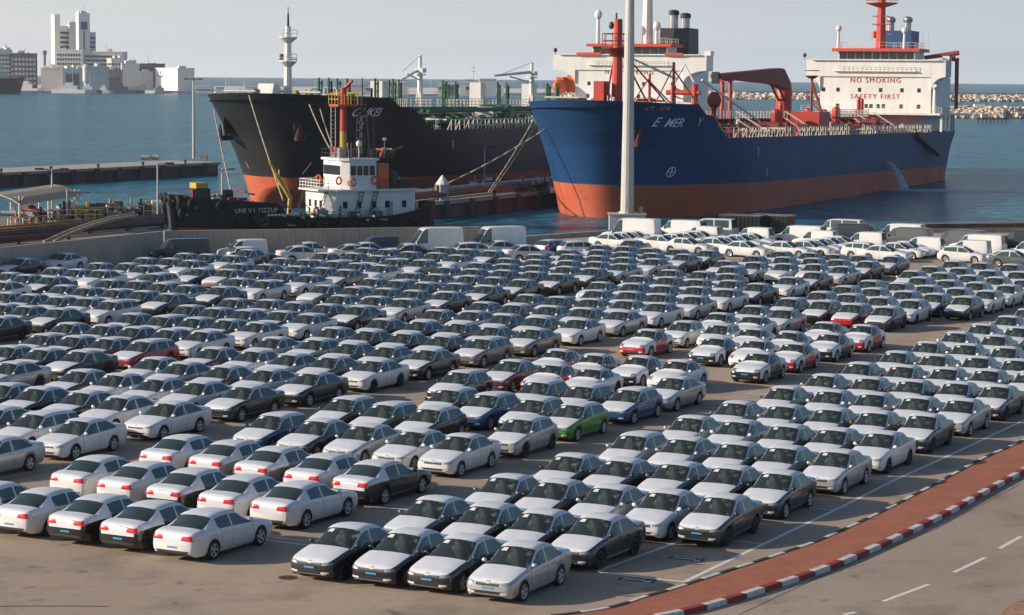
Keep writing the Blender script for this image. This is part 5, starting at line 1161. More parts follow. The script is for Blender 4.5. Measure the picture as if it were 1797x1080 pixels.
# two white hose cranes
for t_, y_, hh in ((52,3,21.5),(84,-3.2,21.0)):
    m = MB(); m.cyl((t_,y_,ZD),(t_,y_,18.5),.5,.42,10)
    for q, u in ((-1,-1),(1,1),(-1,1),(1,-1)): m.cyl((t_+q*1.2,y_+u*.9,ZD),(t_,y_,17.5),.16,.12,6)
    for q in range(5): m.torus((t_,y_,ZD+1.2+q*1.2),(0,0,1),1.35-q*.22,.07,4,4)
    m.cyl((t_,y_,18.4),(t_,y_,18.6),.95,.95,12); m.cyl((t_,y_,18.6),(t_,y_,hh),.32,.25,8); m.box(t_-.8,t_+.6,y_-.8,y_+.6,18.8,19.5); m.build('hose_crane', M['ship_white'], BT)
    m = MB(); lb = 5 if t_ < 60 else 13; m.cyl((t_,y_,19.4),(t_-lb,y_+1.6,18.6 if lb > 9 else 17.2),.26,.16,8); m.cyl((t_,y_,hh),(t_-lb*.8,y_+1.2,18.9),.05,.05,5); m.cyl((t_,y_,17.6),(t_-lb*.6,y_+1.0,18.6),.12,.12,6); m.build('crane_boom', M['ship_white'], BT)
m = MB(); m.cyl((58,-9.8,ZD+1.9),(58,-5.0,ZD+1.9),1.75,1.75,18); m.cyl((58,-10.4,ZD+1.9),(58,-9.8,ZD+1.9),1.1,1.75,18)
for q in (-9,-6): m.box(57,59,q-.2,q+.2,ZD,ZD+.6)
m.build('green_tank', M['tank_green'], BT)
m = MB(); m.box(53,55,-9,-5.5,ZD,ZD+3.3); m.build('deck_house', M['ship_white'], BT)
for t_, y_, s_ in ((36,2,2.4),(73,1.5,2.6),(100,3,2.6)):
    m = MB(); m.box(t_,t_+2.2,y_,y_+2.0,ZD+3,ZD+3+s_+1.6); m.build('deck_locker', M['ship_white'], BT)
m = MB()
for s in (-.4,.4): m.cyl((46+s,-11,ZD),(42+s,-7.5,ZD+3.2),.07,.07,5); m.cyl((46+s,-11,ZD+1),(42+s,-7.5,ZD+4.2),.06,.06,5)
for q in range(9): m.cbox((46-q*.45,-11+q*.39,ZD+q*.36),(.3,.9,.06))
m.build('deck_ladder', M['rail_white'], BT)
railing(BT, 'platform_rail', [(46,-11.4,ZD),(54,-11.4,ZD)], 1.0, M['rail_white'], 1.0, 3, 0, .05)
ZB = 23.5
hwb = house(BT, 143, 15.6, 11.0, 14.6, ZB, 16, [('NO SMOKING',20.2,1.15,1.5)], [(21.4,[-8.8,-4.0,2.4,8.2]),(18.0,[-8.8,8.2,-3]),(15.6,[-2.0,4,8.4])])
m = MB(); m.box(139,166,-14,14,ZD,14.6); m.build('poop_deck', M['ship_white'], BT)
m = MB(); m.box(142.0,142.8,5.5,10.5,ZB-.1,ZB+.45); m.box(142.0,142.8,-11,-7.5,ZB-.1,ZB+.45); m.build('wing_band', M['band_red'], BT)
mast(BT, 'radar_mast', 150, -1.2, ZB+1.9, 42, 1.15, M['ship_white'], ())
m = MB(); m.yprism([(153,22),(160,22),(159.4,29.0),(153.6,29.0)], -8.6, -2.6); m.build('funnel', M['steel_dark'], BT)
for y_, h_ in ((-4.6,31.6),(-7.0,31.0)):
    m = MB(); m.cyl((156,y_,29),(156,y_,h_),.85,.85,12); m.build('exhaust_pipe', M['pipe'], BT)
    m = MB(); m.cyl((156,y_,h_),(156,y_,h_+.7),1.05,1.05,12); m.ell((156,y_,h_+.7),(1.05,1.05,.35),12,6); m.build('exhaust_cap', M['steel_dark'], BT)
for y_, h_ in ((7.2,5.6),(-4.8,3.4)):
    m = MB(); m.cyl((145,y_,ZB+1.9),(145,y_,ZB+1.9+h_),.42,.32,8); m.ell((145,y_,ZB+2.2+h_),(.75,.75,.95),10,6); m.build('satellite_dome', M['ship_white'], BT)
m = MB(); m.ell((143,14.0,17.4),(3.2,1.3,1.5),12,8); m.box(142,145,13.2,14.6,18.4,19.2); m.build('lifeboat', M['orange'], BT)
m = MB(); m.box(143.2,146,9.6,12.8,16.2,19.6); m.build('rescue_boat_davit', M['orange'], BT)
m = MB(); m.ell((143.4,15.4,ZB+.9),(.4,.4,.45)); m.cyl((143.4,15.4,ZB),(143.4,15.4,ZB+.8),.07,.07,5); m.build('wing_light', M['steel_dark'], BT)
bpy.context.view_layer.update()
def line3(name, label, a, b, r, sag, grp='mooring lines of the ships'):
    a, b = Vector(a), Vector(b); mb = MB(); pts = [a.lerp(b, k/12) - Vector((0,0,sag*4*(k/12)*(1-k/12))) for k in range(13)]
    mb.tube(pts, r, 6); return tag(mb.build(name, M['rope'], None, True), label, 'mooring line', grp)
ME, MBt = EM.matrix_world, BT.matrix_world
line3('mooring_line', 'tan mooring line from the blue bow down to the cone-roofed hut', at_depth(1018,184,301), at_depth(786,322,296), .11, .6)
line3('mooring_line', 'left one of the paired tan mooring lines at the blue bow', at_depth(940,205,305), at_depth(857,338,302), .10, .3)
line3('mooring_line', 'right one of the paired tan mooring lines at the blue bow', at_depth(945,212,305), at_depth(861,338,302), .10, .3)
line3('mooring_line', 'leftmost tan mooring line hanging from the tip of the black bow', at_depth(375,192,309), at_depth(409,352,268), .10, .3)
line3('mooring_line', 'second mooring line from left, crossing the lit side of the black bow', at_depth(437,168,306), at_depth(497,352,272), .10, .3)
line3('mooring_line', 'mooring line on the black hull just left of the tug mast', at_depth(543,184,306), at_depth(583,268,282), .09, .3)
line3('mooring_line', 'short mooring line on the black hull nearest the tug mast', at_depth(562,192,308), at_depth(583,256,284), .09, .2)
mw_ = Matrix.Translation(EM.location) @ EM.rotation_euler.to_matrix().to_4x4(); ft = find(EM, on_em, -1, 1555, 284); j0 = mw_ @ on_em(*ft, -1, -.1)
nrm = (LT*.92 - D*.1).normalized(); pts = [j0 + nrm*(.2+3.2*k/6) + Vector((0,0,-(j0.z-WATER)*(k/6)**1.8)) for k in range(7)]
m = MB()
for k, (a_, b_) in enumerate(zip(pts, pts[1:])): m.cyl(a_, b_, .16+.13*k, .29+.13*k, 8)
def foammat(fade=False):
    mt, t, b = newmat('white_water'); b.inputs['Base Color'].default_value = (.7,.74,.76,1); b.inputs['Roughness'].default_value = .8
    tc = N(t,'ShaderNodeTexCoord'); nz = N(t,'ShaderNodeTexNoise', Scale=1.6, Detail=6.0, Roughness=.8); t.links.new(tc.outputs['Object'], nz.inputs['Vector'])
    r = ramp(t, nz.outputs['Fac'], [(.36,(0,0,0)),(.60,(.9,.9,.9))])
    if not fade: t.links.new(r.outputs[0], b.inputs['Alpha']); return mt
    ln_ = N(t,'ShaderNodeVectorMath', operation='LENGTH'); mp_ = N(t,'ShaderNodeMapping'); mp_.inputs['Location'].default_value = (-.8,-1,0); mp_.inputs['Scale'].default_value = (2,2,0)
    t.links.new(tc.outputs['Generated'], mp_.inputs[0]); t.links.new(mp_.outputs[0], ln_.inputs[0]); r5 = ramp(t, ln_.outputs['Value'], [(.25,(1,1,1)),(1.0,(0,0,0))])
    mu = N(t,'ShaderNodeMath', operation='MULTIPLY'); t.links.new(r.outputs[0], mu.inputs[0]); t.links.new(r5.outputs[0], mu.inputs[1]); t.links.new(mu.outputs[0], b.inputs['Alpha']); return mt
M['foam'] = foammat()
tag(m.build('water_jet', M['foam'], None, True), 'white jet of water pouring from the blue tanker side', 'water jet')
x, y = pts[-1].x, pts[-1].y; m = MB(); ring = []
for k in range(36):
    a_ = 2*pi*k/36; rr = rnd.uniform(.75,1.1); ring.append((x+9+15*rr*cos(a_), y+1+8*rr*sin(a_), WATER+.07))
m.add([(x+9,y+1,WATER+.07)]+ring, [(0,k+1,(k+1)%36+1) for k in range(36)]); f_ = m.build('sea_foam', foammat(True)); stuff(f_); struct(f_)
# ------------------------------------------------------------------ tug
TG = thing('tug_boat', 'black tug boat with white deckhouse and red and yellow mast beyond the wall', 'tug boat', (-39.2, 262.5, WATER), atan2(.483,.876))
L_ = 33.5
def tug_top(t): return fn([(0,4.3),(4,3.95),(9,3.55),(11.8,3.3),(13.4,1.75),(24,1.5),(28,1.9),(31,2.5),(33.5,3.0)])(t)
def tug_hb(t, k):
    v = 4.4*fn([(0,.40),(.6,.58),(1.5,.72),(3,.86),(6,.97),(10,1),(24,1),(29,.92),(32,.70),(33.2,.42),(33.5,.25)])(t)
    return v*lerp(.80, 1.04, k)
ss = [0,.3,.8,1.5,2.5,4,6,8,10,11.8,12.4,13,13.6,15,18,21,24,26,28,29.5,31,32,32.8,33.3,33.5]
hm, bt = MB(), MB()
for s in (-1,1):
    G = [[(t if t > .1 else t+.5*(1-k), s*tug_hb(t,k), lerp(-1.2, tug_top(t), k)) for t in ss] for k in (0,.35,.45,.7,1)]
    for j in range(4):
        for i in range(len(ss)-1):
            q = [G[j][i],G[j][i+1],G[j+1][i+1],G[j+1][i]]
            (bt if j == 0 else hm).add(q if s < 0 else q[::-1], [(0,1,2,3)])
    for i in (0,-1):
        hm.add([G[0][i],(G[0][i][0],0,G[0][i][2]),(G[4][i][0],0,G[4][i][2]),G[4][i]], [(0,1,2,3)])
hm.build('hull', M['hull_black'], TG, True); bt.build('boot_topping', M['boot_red'], TG, True)
dm = MB()
for a_, b_ in zip(ss, ss[1:]): dm.quad((a_,-tug_hb(a_,.9)*.97,tug_top(a_)-.9),(b_,-tug_hb(b_,.9)*.97,tug_top(b_)-.9),(b_,tug_hb(b_,.9)*.97,tug_top(b_)-.9),(a_,tug_hb(a_,.9)*.97,tug_top(a_)-.9))
dm.build('deck', M['deck_green'], TG)
for t, y, z in ((-.15,-1.6,3.6),(-.2,-.4,3.8),(-.2,.9,3.7),(.5,-2.7,3.5),(2.0,-3.6,3.3),(-.1,1.9,3.2),(1.1,-3.1,2.4),(5,-4.45,3.0),(9.5,-4.6,1.6),(16,-4.65,.6),(20,-4.65,.5)):
    m = MB(); ax = (1,-.2,0) if t < 1 else (.25,-1,0); m.torus((t,y,z), ax, .62, .24, 14, 6); m.build('tyre_fender', M['tyre'], TG)
for y in (-1.9,.4):
    m = MB(); m.cyl((.0,y,3.6),(.35,y,-1.0),.55,.42,10); m.build('bow_fender', M['steel_dark'], TG)
for k in range(13):
    t = 7 + k*1.9; m = MB(); m.torus((t,-tug_hb(t,.6)-.05,.55 if t > 12 else 1.2), (0,1,0), .42, .16, 10, 5); m.build('tyre_fender', M['tyre'], TG)
for s_, t_, z_, sz in (('UNE V I  OZZUP',9.2,2.55,.72),):
    me = text_mesh(s_, sz, M['ship_white'], 'ship_name', 0); o = link('ship_name', me, TG); o.rotation_euler = (pi/2-.06, 0, 0); o.location = (t_, -tug_hb(9,.86)-.10 if z_ > 2 else -tug_hb(9,.7)-.14, z_)
m = MB()
for k in range(6): m.box(10.6+k*.42,10.9+k*.42,-tug_hb(9,.7)-.30,-tug_hb(9,.7)-.16,1.9,2.12)
m.build('port_lettering', M['ship_white'], TG)
m = MB(); prof = [(14.2,-2.6),(15.4,-3.5),(25.5,-3.5),(25.5,3.5),(15.4,3.5),(14.2,2.6)]; m.prism(prof, .5, 4.5); m.build('deckhouse', M['ship_white'], TG)
m = MB(); m.prism([(13.4,-2.9),(15.2,-4.0),(26,-4.0),(26,4.0),(15.2,4.0),(13.4,2.9)], 4.5, 4.68); m.build('boat_deck', M['ship_white'], TG)
m = MB(); m.prism([(16.4,-2.4),(17.2,-3.2),(20.6,-3.2),(20.6,3.2),(17.2,3.2),(16.4,2.4)], 4.68, 8.0); m.prism([(16.1,-2.5),(17.0,-3.4),(20.9,-3.4),(20.9,3.4),(17.0,3.4),(16.1,2.5)], 8.0, 8.25); m.build('wheelhouse', M['ship_white'], TG)
for k in range(6):
    y = -2.3 + k*.78; m = MB(); m.box(16.34,16.44,y,y+.64,6.3,7.4); m.build('wheelhouse_window', M['window'], TG)
for k in range(4):
    x_ = 17.35 + k*.8; m = MB(); m.box(x_,x_+.62,-3.26,-3.15,6.3,7.4); m.build('wheelhouse_window', M['window'], TG)
for y in (-2.0,-.6,1.0): m = MB(); m.box(14.15,14.25,y,y+.6,2.6,3.4); m.build('deckhouse_window', M['window'], TG)
for x_ in (16.2,18.0,19.9,21.6,23.8): m = MB(); m.box(x_,x_+.55,-3.56,-3.46,2.5,3.3); m.build('deckhouse_window', M['window'], TG)
m = MB(); m.box(21.8,22.6,-3.56,-3.46,1.2,3.2); m.build('deckhouse_door', M['ship_grey'], TG)
for c in ((15.9,-3.0,5.7),(17.6,-3.3,5.5),(20.3,-3.3,5.7),(12.6,-4.0,2.3),(15.8,2.6,5.7)):
    m = MB(); m.torus(c, (.5,-1,0), .42, .12, 14, 6); m.build('lifebuoy', M['orange'], TG)
railing(TG, 'deck_rail', [(13.8,-4.0,1.0),(18,-4.3,.9),(26,-4.2,.9)], 1.3, M['ship_grey'], .7, 3, 0, .05)
railing(TG, 'boat_deck_rail', [(20.7,-3.9,4.68),(25.9,-3.9,4.68),(25.9,3.9,4.68),(20.7,3.9,4.68)], 1.1, M['steel_dark'], .8, 3, 0, .04)
railing(TG, 'boat_deck_rail', [(16.2,3.9,4.68),(13.6,2.9,4.68),(13.6,-2.8,4.68),(15.2,-3.9,4.68)], 1.1, M['ship_white'], .8, 3, 0, .04)
railing(TG, 'monkey_island_rail', [(16.5,-3,8.25),(20.7,-3,8.25),(20.7,3,8.25),(16.5,3,8.25),(16.5,-3,8.25)], 1.0, M['steel_dark'], .9, 2, 0, .035)
clutter(TG, 'deck_fittings', 10, 25, -4.0, -3.0, .7, [M['ship_grey'], M['steel_dark'], M['rail_white'], M['deck_green']], 16)
clutter(TG, 'bow_fittings', 1.5, 10, -2.8, 2.8, 2.9, [M['steel_dark'], M['deck_red'], M['ship_grey']], 8)
clutter(TG, 'roof_fittings', 17, 24, -2.6, 2.6, 8.2, [M['steel_dark'], M['bright_red'], M['ship_grey']], 7)
m = MB(); m.box(3.2,4.8,-1.2,1.0,3.2,5.0); m.build('towing_winch', M['steel_dark'], TG)
m = MB(); m.box(3.3,4.7,-1.1,.9,5.0,5.6); m.build('winch_cover', M['yellow'], TG)
# fire tower: yellow below, red above, ladder and platform
m = MB(); m.cyl((18.2,.8,8.2),(18.2,.8,11.3),.42,.42,12); m.build('fire_tower_foot', M['yellow'], TG)
m = MB(); m.cyl((18.2,.8,11.3),(18.2,.8,16.4),.42,.38,12); m.cyl((18.2,.8,16.2),(18.9,-.2,17.2),.25,.18,8); m.build('fire_tower', M['bright_red'], TG)
m = MB(); m.box(16.9,19.4,-.6,2.0,14.2,14.45); m.build('tower_platform', M['bright_red'], TG)
railing(TG, 'tower_platform_rail', [(16.9,-.6,14.45),(19.4,-.6,14.45),(19.4,2,14.45),(16.9,2,14.45),(16.9,-.6,14.45)], 1.2, M['yellow'], .8, 2, 0, .05)
m = MB()
for s in (-.28,.28): m.cyl((17.1+s,1.2,8.2),(17.1+s,1.2,14.3),.05,.05,5)
for q in range(12): m.cyl((16.8,1.2,8.6+q*.5),(17.4,1.2,8.6+q*.5),.035,.035,4)
m.build('tower_ladder', M['rail_white'], TG)
m = MB()
for s, u in ((-.5,-.5),(.5,-.5),(.5,.5),(-.5,.5)): m.cyl((20.0+s*1.4,-.6+u*1.4,8.2),(20.0+s*.5,-.6+u*.5,15.2),.10,.08,5)
for q in range(7): z = 8.6+q*.95; e = .7-q*.055; m.torus((20,-.6,z),(0,0,1),e*1.4,.06,4,4)
m.cyl((20,-.6,8.2),(20,-.6,17.6),.14,.06,6); m.cyl((21.4,-1.2,8.2),(21.4,-1.2,14.0),.06,.04,5); m.cyl((19.0,-2.0,8.2),(19.0,-2.0,12.6),.06,.04,5); m.cyl((22.2,1.0,8.2),(22.2,1.0,13.2),.06,.04,5); m.box(19.95,20.05,-2.0,.8,13.0,13.1); m.box(19.95,20.05,-1.8,.6,14.4,14.5); m.box(19.7,20.3,-1.6,-.9,12.1,12.4); m.build('signal_mast', M['steel_dark'], TG)
m = MB(); m.cyl((22.6,-1.2,8.2),(22.6,-1.2,10.2),.05,.05,5); m.ell((22.6,-1.2,10.4),(.3,.3,.22)); m.cyl((19.2,-1.4,8.2),(19.2,-1.4,9.6),.07,.07,5); m.ell((19.2,-1.4,9.9),(.35,.35,.4)); m.build('radar_dome', M['ship_white'], TG)
m = MB(); m.box(21.2,22.6,-2.4,-.8,4.7,7.6); m.build('orange_locker', M['orange'], TG)
m = MB(); m.cyl((21.6,-1,8.0),(24.6,-2.0,9.6),.12,.12,6); m.build('searchlight_boom', M['rust'], TG)
m = MB(); m.cyl((23.5,-1.6,4.6),(23.5,-1.6,6.6),.7,.6,10); m.box(24,25.4,-2.4,2.0,4.7,5.6); m.build('exhaust_casing', M['steel_dark'], TG)
m = MB(); m.cyl((12.7,-1.6,1.6),(12.9,-1.6,3.9),.25,.25,8); m.cyl((12.9,-1.6,3.7),(10.6,-1.0,7.9),.26,.16,8); m.cyl((12.6,-1.5,4.4),(11.4,-1.2,6.4),.32,.28,6); m.build('deck_crane', M['yellow'], TG)
for y in (-3.1,3.1):
    m = MB()
    for s in (-.3,.3): m.cyl((13.0,y+s,1.0),(14.4,y+s,4.7),.05,.05,5)
    for q in range(8): m.box(13.05+q*.17,13.15+q*.17,y-.3,y+.3,1.2+q*.45,1.25+q*.45)
    m.build('stair', M['steel_dark'], TG)
for x_ in (18.6,20.4):
    m = MB()
    for s in (-.25,.25): m.cyl((x_+s-1.2,-4.1,.8),(x_+s,-3.7,4.6),.05,.05,5)
    for q in range(8): m.cbox((x_-1.15+q*.15,-4.1+q*.05,1.2+q*.45),(.5,.08,.05))
    m.build('stair', M['steel_dark'], TG)

SHIFT = ('deckhouse','boat_deck','wheelhouse','lifebuoy','monkey','roof_f','fire_t','tower_','signal','radar','orange','search','exhaust','stair')
for ch in TG.children:
    if ch.name.startswith(SHIFT): ch.location.x += 4.2
    elif ch.name.startswith('deck_crane'): ch.location.x += 1.7
# ------------------------------------------------------------------ piers and quay furniture
def pier(name, label, a, b, wdt, top, side, mat_top, mat_side, step=6.0):
    a, b = Vector((*a,0)), Vector((*b,0)); L = (b-a).length; t = (b-a).normalized(); root = thing(name, label, 'pier', (a.x,a.y,0), atan2(t.y,t.x))
    m = MB(); m.box(0, L, *sorted((0, wdt*side)), top-.45, top); m.build('pier_deck', mat_top, root)
    m = MB(); m.box(.3, L-.3, *sorted((.5*side, (wdt-.5)*side)), -4, top-.45); m.build('pier_wall', mat_side, root)
    for k in range(int(L/step)):
        m = MB(); x_ = (k+.5)*step; m.box(x_-.45, x_+.45, *sorted((-.35*side, .5*side)), WATER+.1, top-.05); m.build('fender_block', M['concrete_dark'], root)
        if k % 2 == 0:
            m = MB(); m.cyl((x_+1.5, .8*side, top),(x_+1.5,.8*side,top+.45),.22,.2,8); m.cyl((x_+1.5,.8*side,top+.45),(x_+1.5,.8*side,top+.6),.34,.3,8); m.build('bollard', M['steel_dark'], root)
    return root
a_, b_ = at(-120,309.5,-.6), at(388,284.5,-.6)
PL = pier('concrete_pier', 'long low concrete pier reaching into the water at left', a_, b_, 11.5, -.6, 1, M['concrete'], M['concrete_dark'])
for px in (255,272):
    x, y = at(px,281,-.6); m = MB(); m.cyl((x-.75,y,-.15),(x+.75,y,-.15),.45,.45,12); tag(m.build('cable_drum', M['concrete']), 'dark drum lying on the far pier, %s of the pair' % ('left' if px == 255 else 'right'), 'drum', 'drums on the left pier')
x, y = at(358,282,-.6); m = MB(); m.box(x-.6,x+.6,y-.6,y+.6,-.6,.4); tag(m.build('concrete_block', M['concrete']), 'pale concrete block near the end of the left pier', 'block')
pier('tanker_jetty', 'jetty with pipes between the black and the blue tanker', at(760,355,-.6), (45,405), 14, -.6, 1, M['concrete'], M['concrete_dark'], 7.0)
x, y = at(776,352,-.6); HT = thing('cone_hut', 'small pale blue hut with white cone roof on the jetty', 'hut', (x,y+.6,-.6), .5)
m = MB(); m.cyl((0,0,0),(0,0,2.0),.85,.85,8); m.build('hut_wall', pmat('pale_blue', (.36,.42,.48), .6, 0, .1, 1), HT)
m = MB(); m.cyl((0,0,2.0),(0,0,3.2),.95,.05,12); m.build('cone_roof', M['ship_white'], HT)
m = MB(); m.box(-.95,-.75,-.35,.35,.1,1.9); m.build('hut_door', M['rust'], HT)
m = MB(); x0, y0 = at(700,358,-.6); dv = Vector((.40,.916,0)); pv_ = Vector((-.916,.40,0))
for k, (off, r_, mt) in enumerate(((2.4,.28,'rust'),(3.3,.28,'boot_red'),(4.4,.32,'pipe'),(5.6,.3,'steel_dark'),(6.8,.32,'steel_dark'))):
    m = MB(); p = Vector((x0+.5,y0-6,.1+.25*(k%3))) + pv_*(off-1); m.cyl(p, p+dv*70, r_, r_, 8)
    tag(m.build('jetty_pipe', M[mt]), ('rust brown pipe along the tanker jetty, nearest its edge','dull red pipe along the tanker jetty','steel pipe along the middle of the tanker jetty','dark pipe along the tanker jetty, second from the black hull','dark pipe along the tanker jetty next to the black hull')[k], 'pipe', 'pipes along the tanker jetty')
JT = thing('pipe_manifold', 'cluster of pipe stands and valves on the jetty below the black hull', 'pipe manifold', (*at(890,338,-.6), -.6), 0)
clutter(JT, 'valves', -5, 9, 0, 12, 0, [M['ship_grey'], M['steel_dark'], M['pipe'], M['boot_red']], 14)
# apron and pipe jetty at left
ap = MB(); pts = [at(-150,470,-.4), at(0,444,-.4), at(150,428,-.4), at(292,411,-.4), at(300,404,-.4), at(285,388,-.4), at(0,382,-.4), at(-150,380,-.4)]
ap.prism([tuple(p) for p in pts], -4, -.4); struct(ap.build('quay_apron', M['apron']))
def run(px0, py0, px1, py1, z, r, mat, name, label, grp=None):
    a, b = at(px0,py0,z), at(px1,py1,z); m = MB(); m.cyl((*a,z),(*b,z),r,r,8)
    n_ = int((Vector(b)-Vector(a)).length/5)
    for k in range(n_+1):
        q = Vector(a).lerp(Vector(b), k/max(1,n_)); m.box(q.x-.12,q.x+.12,q.y-.3,q.y+.3,-.4,z-r*.6)
    return tag(m.build(name, M[mat], None, True), label, 'pipe', grp)
G_ = 'pipes along the left quay apron'
for args in ((-60,407,285,381,.2,.35,'ochre_pipe','quay_pipe','brown yellow pipe run along the left quay, farthest from the wall'),
             (-60,411,285,384,.15,.30,'rust','quay_pipe','dull brown pipe run along the left quay'),
             (-60,416,285,388,.1,.28,'maroon_pipe','quay_pipe','red pipe run along the left quay, middle of the bundle'),
             (-60,421,285,391,.1,.28,'steel_dark','quay_pipe','dark pipe run along the left quay'),
             (-60,426,120,411,.1,.30,'maroon_pipe','quay_pipe','thick red pipe run along the left quay nearest the wall')): run(*args, G_)
for k, (p, q) in enumerate((((78,425),(236,380)),((96,424),(238,384)))):
    line3('quay_hose', 'dark hose slanting over the quay pipes at left, %s one' % ('upper','lower')[k], (*at(*p,0),.0), (*at(*q,.5),.7), .17, -.4, 'slanting hoses on the left quay')
# canopy shelter
CN = thing('canopy_shelter', 'long open shelter with beige curved roof on the left quay', 'shelter', (*at(20,398,-.4), -.4), 0)
o_ = Vector((*at(20,398,-.4),-.4)); e1 = Vector((*at(118,389,-.4),-.4)); ax_ = (e1-o_); Lc = ax_.length; CN.rotation_euler = (0,0,atan2(ax_.y,ax_.x))
m = MB(); prof = [(-1.6,2.5),(-.6,3.0),(.6,3.35),(1.8,3.5),(1.8,3.38),(.6,3.22),(-.6,2.86),(-1.6,2.38)]
vs = [(-.7 , p[0], p[1]-.15) for p in prof] + [(Lc+.3, p[0], p[1]+.35) for p in prof]; n_ = len(prof)
m.add(vs, [tuple(range(n_-1,-1,-1)), tuple(range(n_,2*n_))] + [(i,(i+1)%n_,n_+(i+1)%n_,n_+i) for i in range(n_)]); m.build('canopy_roof', pmat('beige_sheet', (.44,.36,.27), .7, 0, .15, 1), CN)
for k in range(7):
    for y_ in ((-1.0,) if k in (0,6) else (1.2,)):
        x_ = Lc*k/6; m = MB(); m.cyl((x_,y_,0),(x_,y_,3.1+.3*k/6),.10,.10,8)
        for s in (-1,1): m.cyl((x_,y_,2.3+.3*k/6),(x_+s*.7,y_,3.0+.3*k/6),.06,.06,6)
        m.build('canopy_post', M['rail_white'], CN)
railing(CN, 'canopy_rail', [(-3,-1.8,0),(Lc+1,-1.8,0)], 1.0, M['rail_white'], 1.2, 2, 0, .05)
for k in range(7):
    m = MB(); m.cyl((-.5+k*1.15,-2.6,0),(-.5+k*1.15,-2.6,.95),.09,.09,8); m.build('yellow_post', M['yellow'], CN)
clutter(CN, 'equipment', 0, Lc+2, -1, 1, 0, [M['steel_dark'], M['ship_grey'], M['deck_red']], 7)
for kx, (px, py, lab) in enumerate(((140,393,'cluster of pumps and yellow pipe frames beside the shelter'),(195,388,'cluster of grey valves and rails in the middle of the left quay'),(242,386,'bundle of white valve frames near the tug bow'))):
    t = thing('pump_skid', lab, 'pump skid', (*at(px,py,-.4), -.4), .3)
    m = MB(); m.box(-2.2,2.2,-.8,.8,0,.25); m.build('skid_base', M['steel_dark'], t)
    clutter(t, 'valves', -2.2, 2.2, -.8, .8, .2, [M['yellow'] if kx == 0 else M['ship_grey'], M['rail_white'], M['steel_dark'], M['rust']], 9)
    railing(t, 'skid_rail', [(-2.4,-1,0),(2.4,-1,0)], 1.5, M['rail_white'], .9, 3, 0, .05)
    if kx == 0:
        m = MB(); m.box(-1.8,2.4,.9,1.6,.2,1.6); m.build('pipe_box', M['yellow'], t)
GA = thing('gantry_frame', 'thin grey gantry arm standing right of the shelter', 'gantry', (*at(119,394,-.4), -.4), .35)
m = MB(); m.cyl((0,0,0),(0,0,3.6),.13,.13,8); m.cyl((0,0,3.3),(2.3,0,3.3),.1,.1,6); m.cyl((.3,0,2.0),(1.3,0,3.2),.06,.06,6); m.cyl((1.1,0,0),(1.1,0,3.2),.06,.06,6); m.cyl((2.2,0,3.3),(2.2,0,1.6),.04,.04,5); m.build('gantry_arm', M['ship_grey'], GA)
def lamp(px, ptop, pbase, z, lab, heads, r=.14):
    x, y = at(px, pbase, z); top = at_depth(px, ptop, y).z
    t = thing('lamp_post', lab, 'lamp post', (x,y,z), 0, 'lamp posts along the quays'); h = top - z
    m = MB(); m.cyl((0,0,0),(0,0,h),r,r*.65,8); m.build('post', M['galv'], t)
    for k in range(heads):
        a = pi*k if heads == 2 else 2*pi*k/heads; m = MB(); e = Vector((cos(a),sin(a),0)); m.cyl((0,0,h-.1),e*1.0+Vector((0,0,h)),.05,.05,5); m.cbox((e.x*1.3,e.y*1.3,h),(.85,.45,.2),a); m.build('lamp_head', M['steel_dark'], t)
    return t
lamp(340,139,279,-.6,'tall lamp post with dark lamp cluster on the left concrete pier',4,.28)
lamp(92,297,390,-.4,'lamp post with two pale heads rising behind the beige shelter',2,.13)
lamp(277,287,388,-.4,'thin lamp post on the left quay beside the tug bow',1,.12)
lamp(390,297,352,-2.0,'dark lamp post with flat head rising behind the tug bow',2,.16)
lamp(490,274,352,-2.0,'pale lamp post standing against the black bow behind the tug',1,.14)
lamp(850,258,325,-.6,'lamp post on the jetty in front of the black hull',2,.12)
BG = thing('rusty_barge', 'rusty orange barge edge lying behind the vans at right', 'barge', (*at(1700,414,-1), -2.8), atan2(.25,1))
m = MB(); m.box(-6,7,-2,2,0,3.0); m.build('barge_hull', pmat('rust_orange', (.36,.11,.035), .8, 0, .35, .8), BG)
m = MB(); m.box(-6,7,-2.1,-1.9,3.0,3.2); m.build('barge_rail', M['rust'], BG)

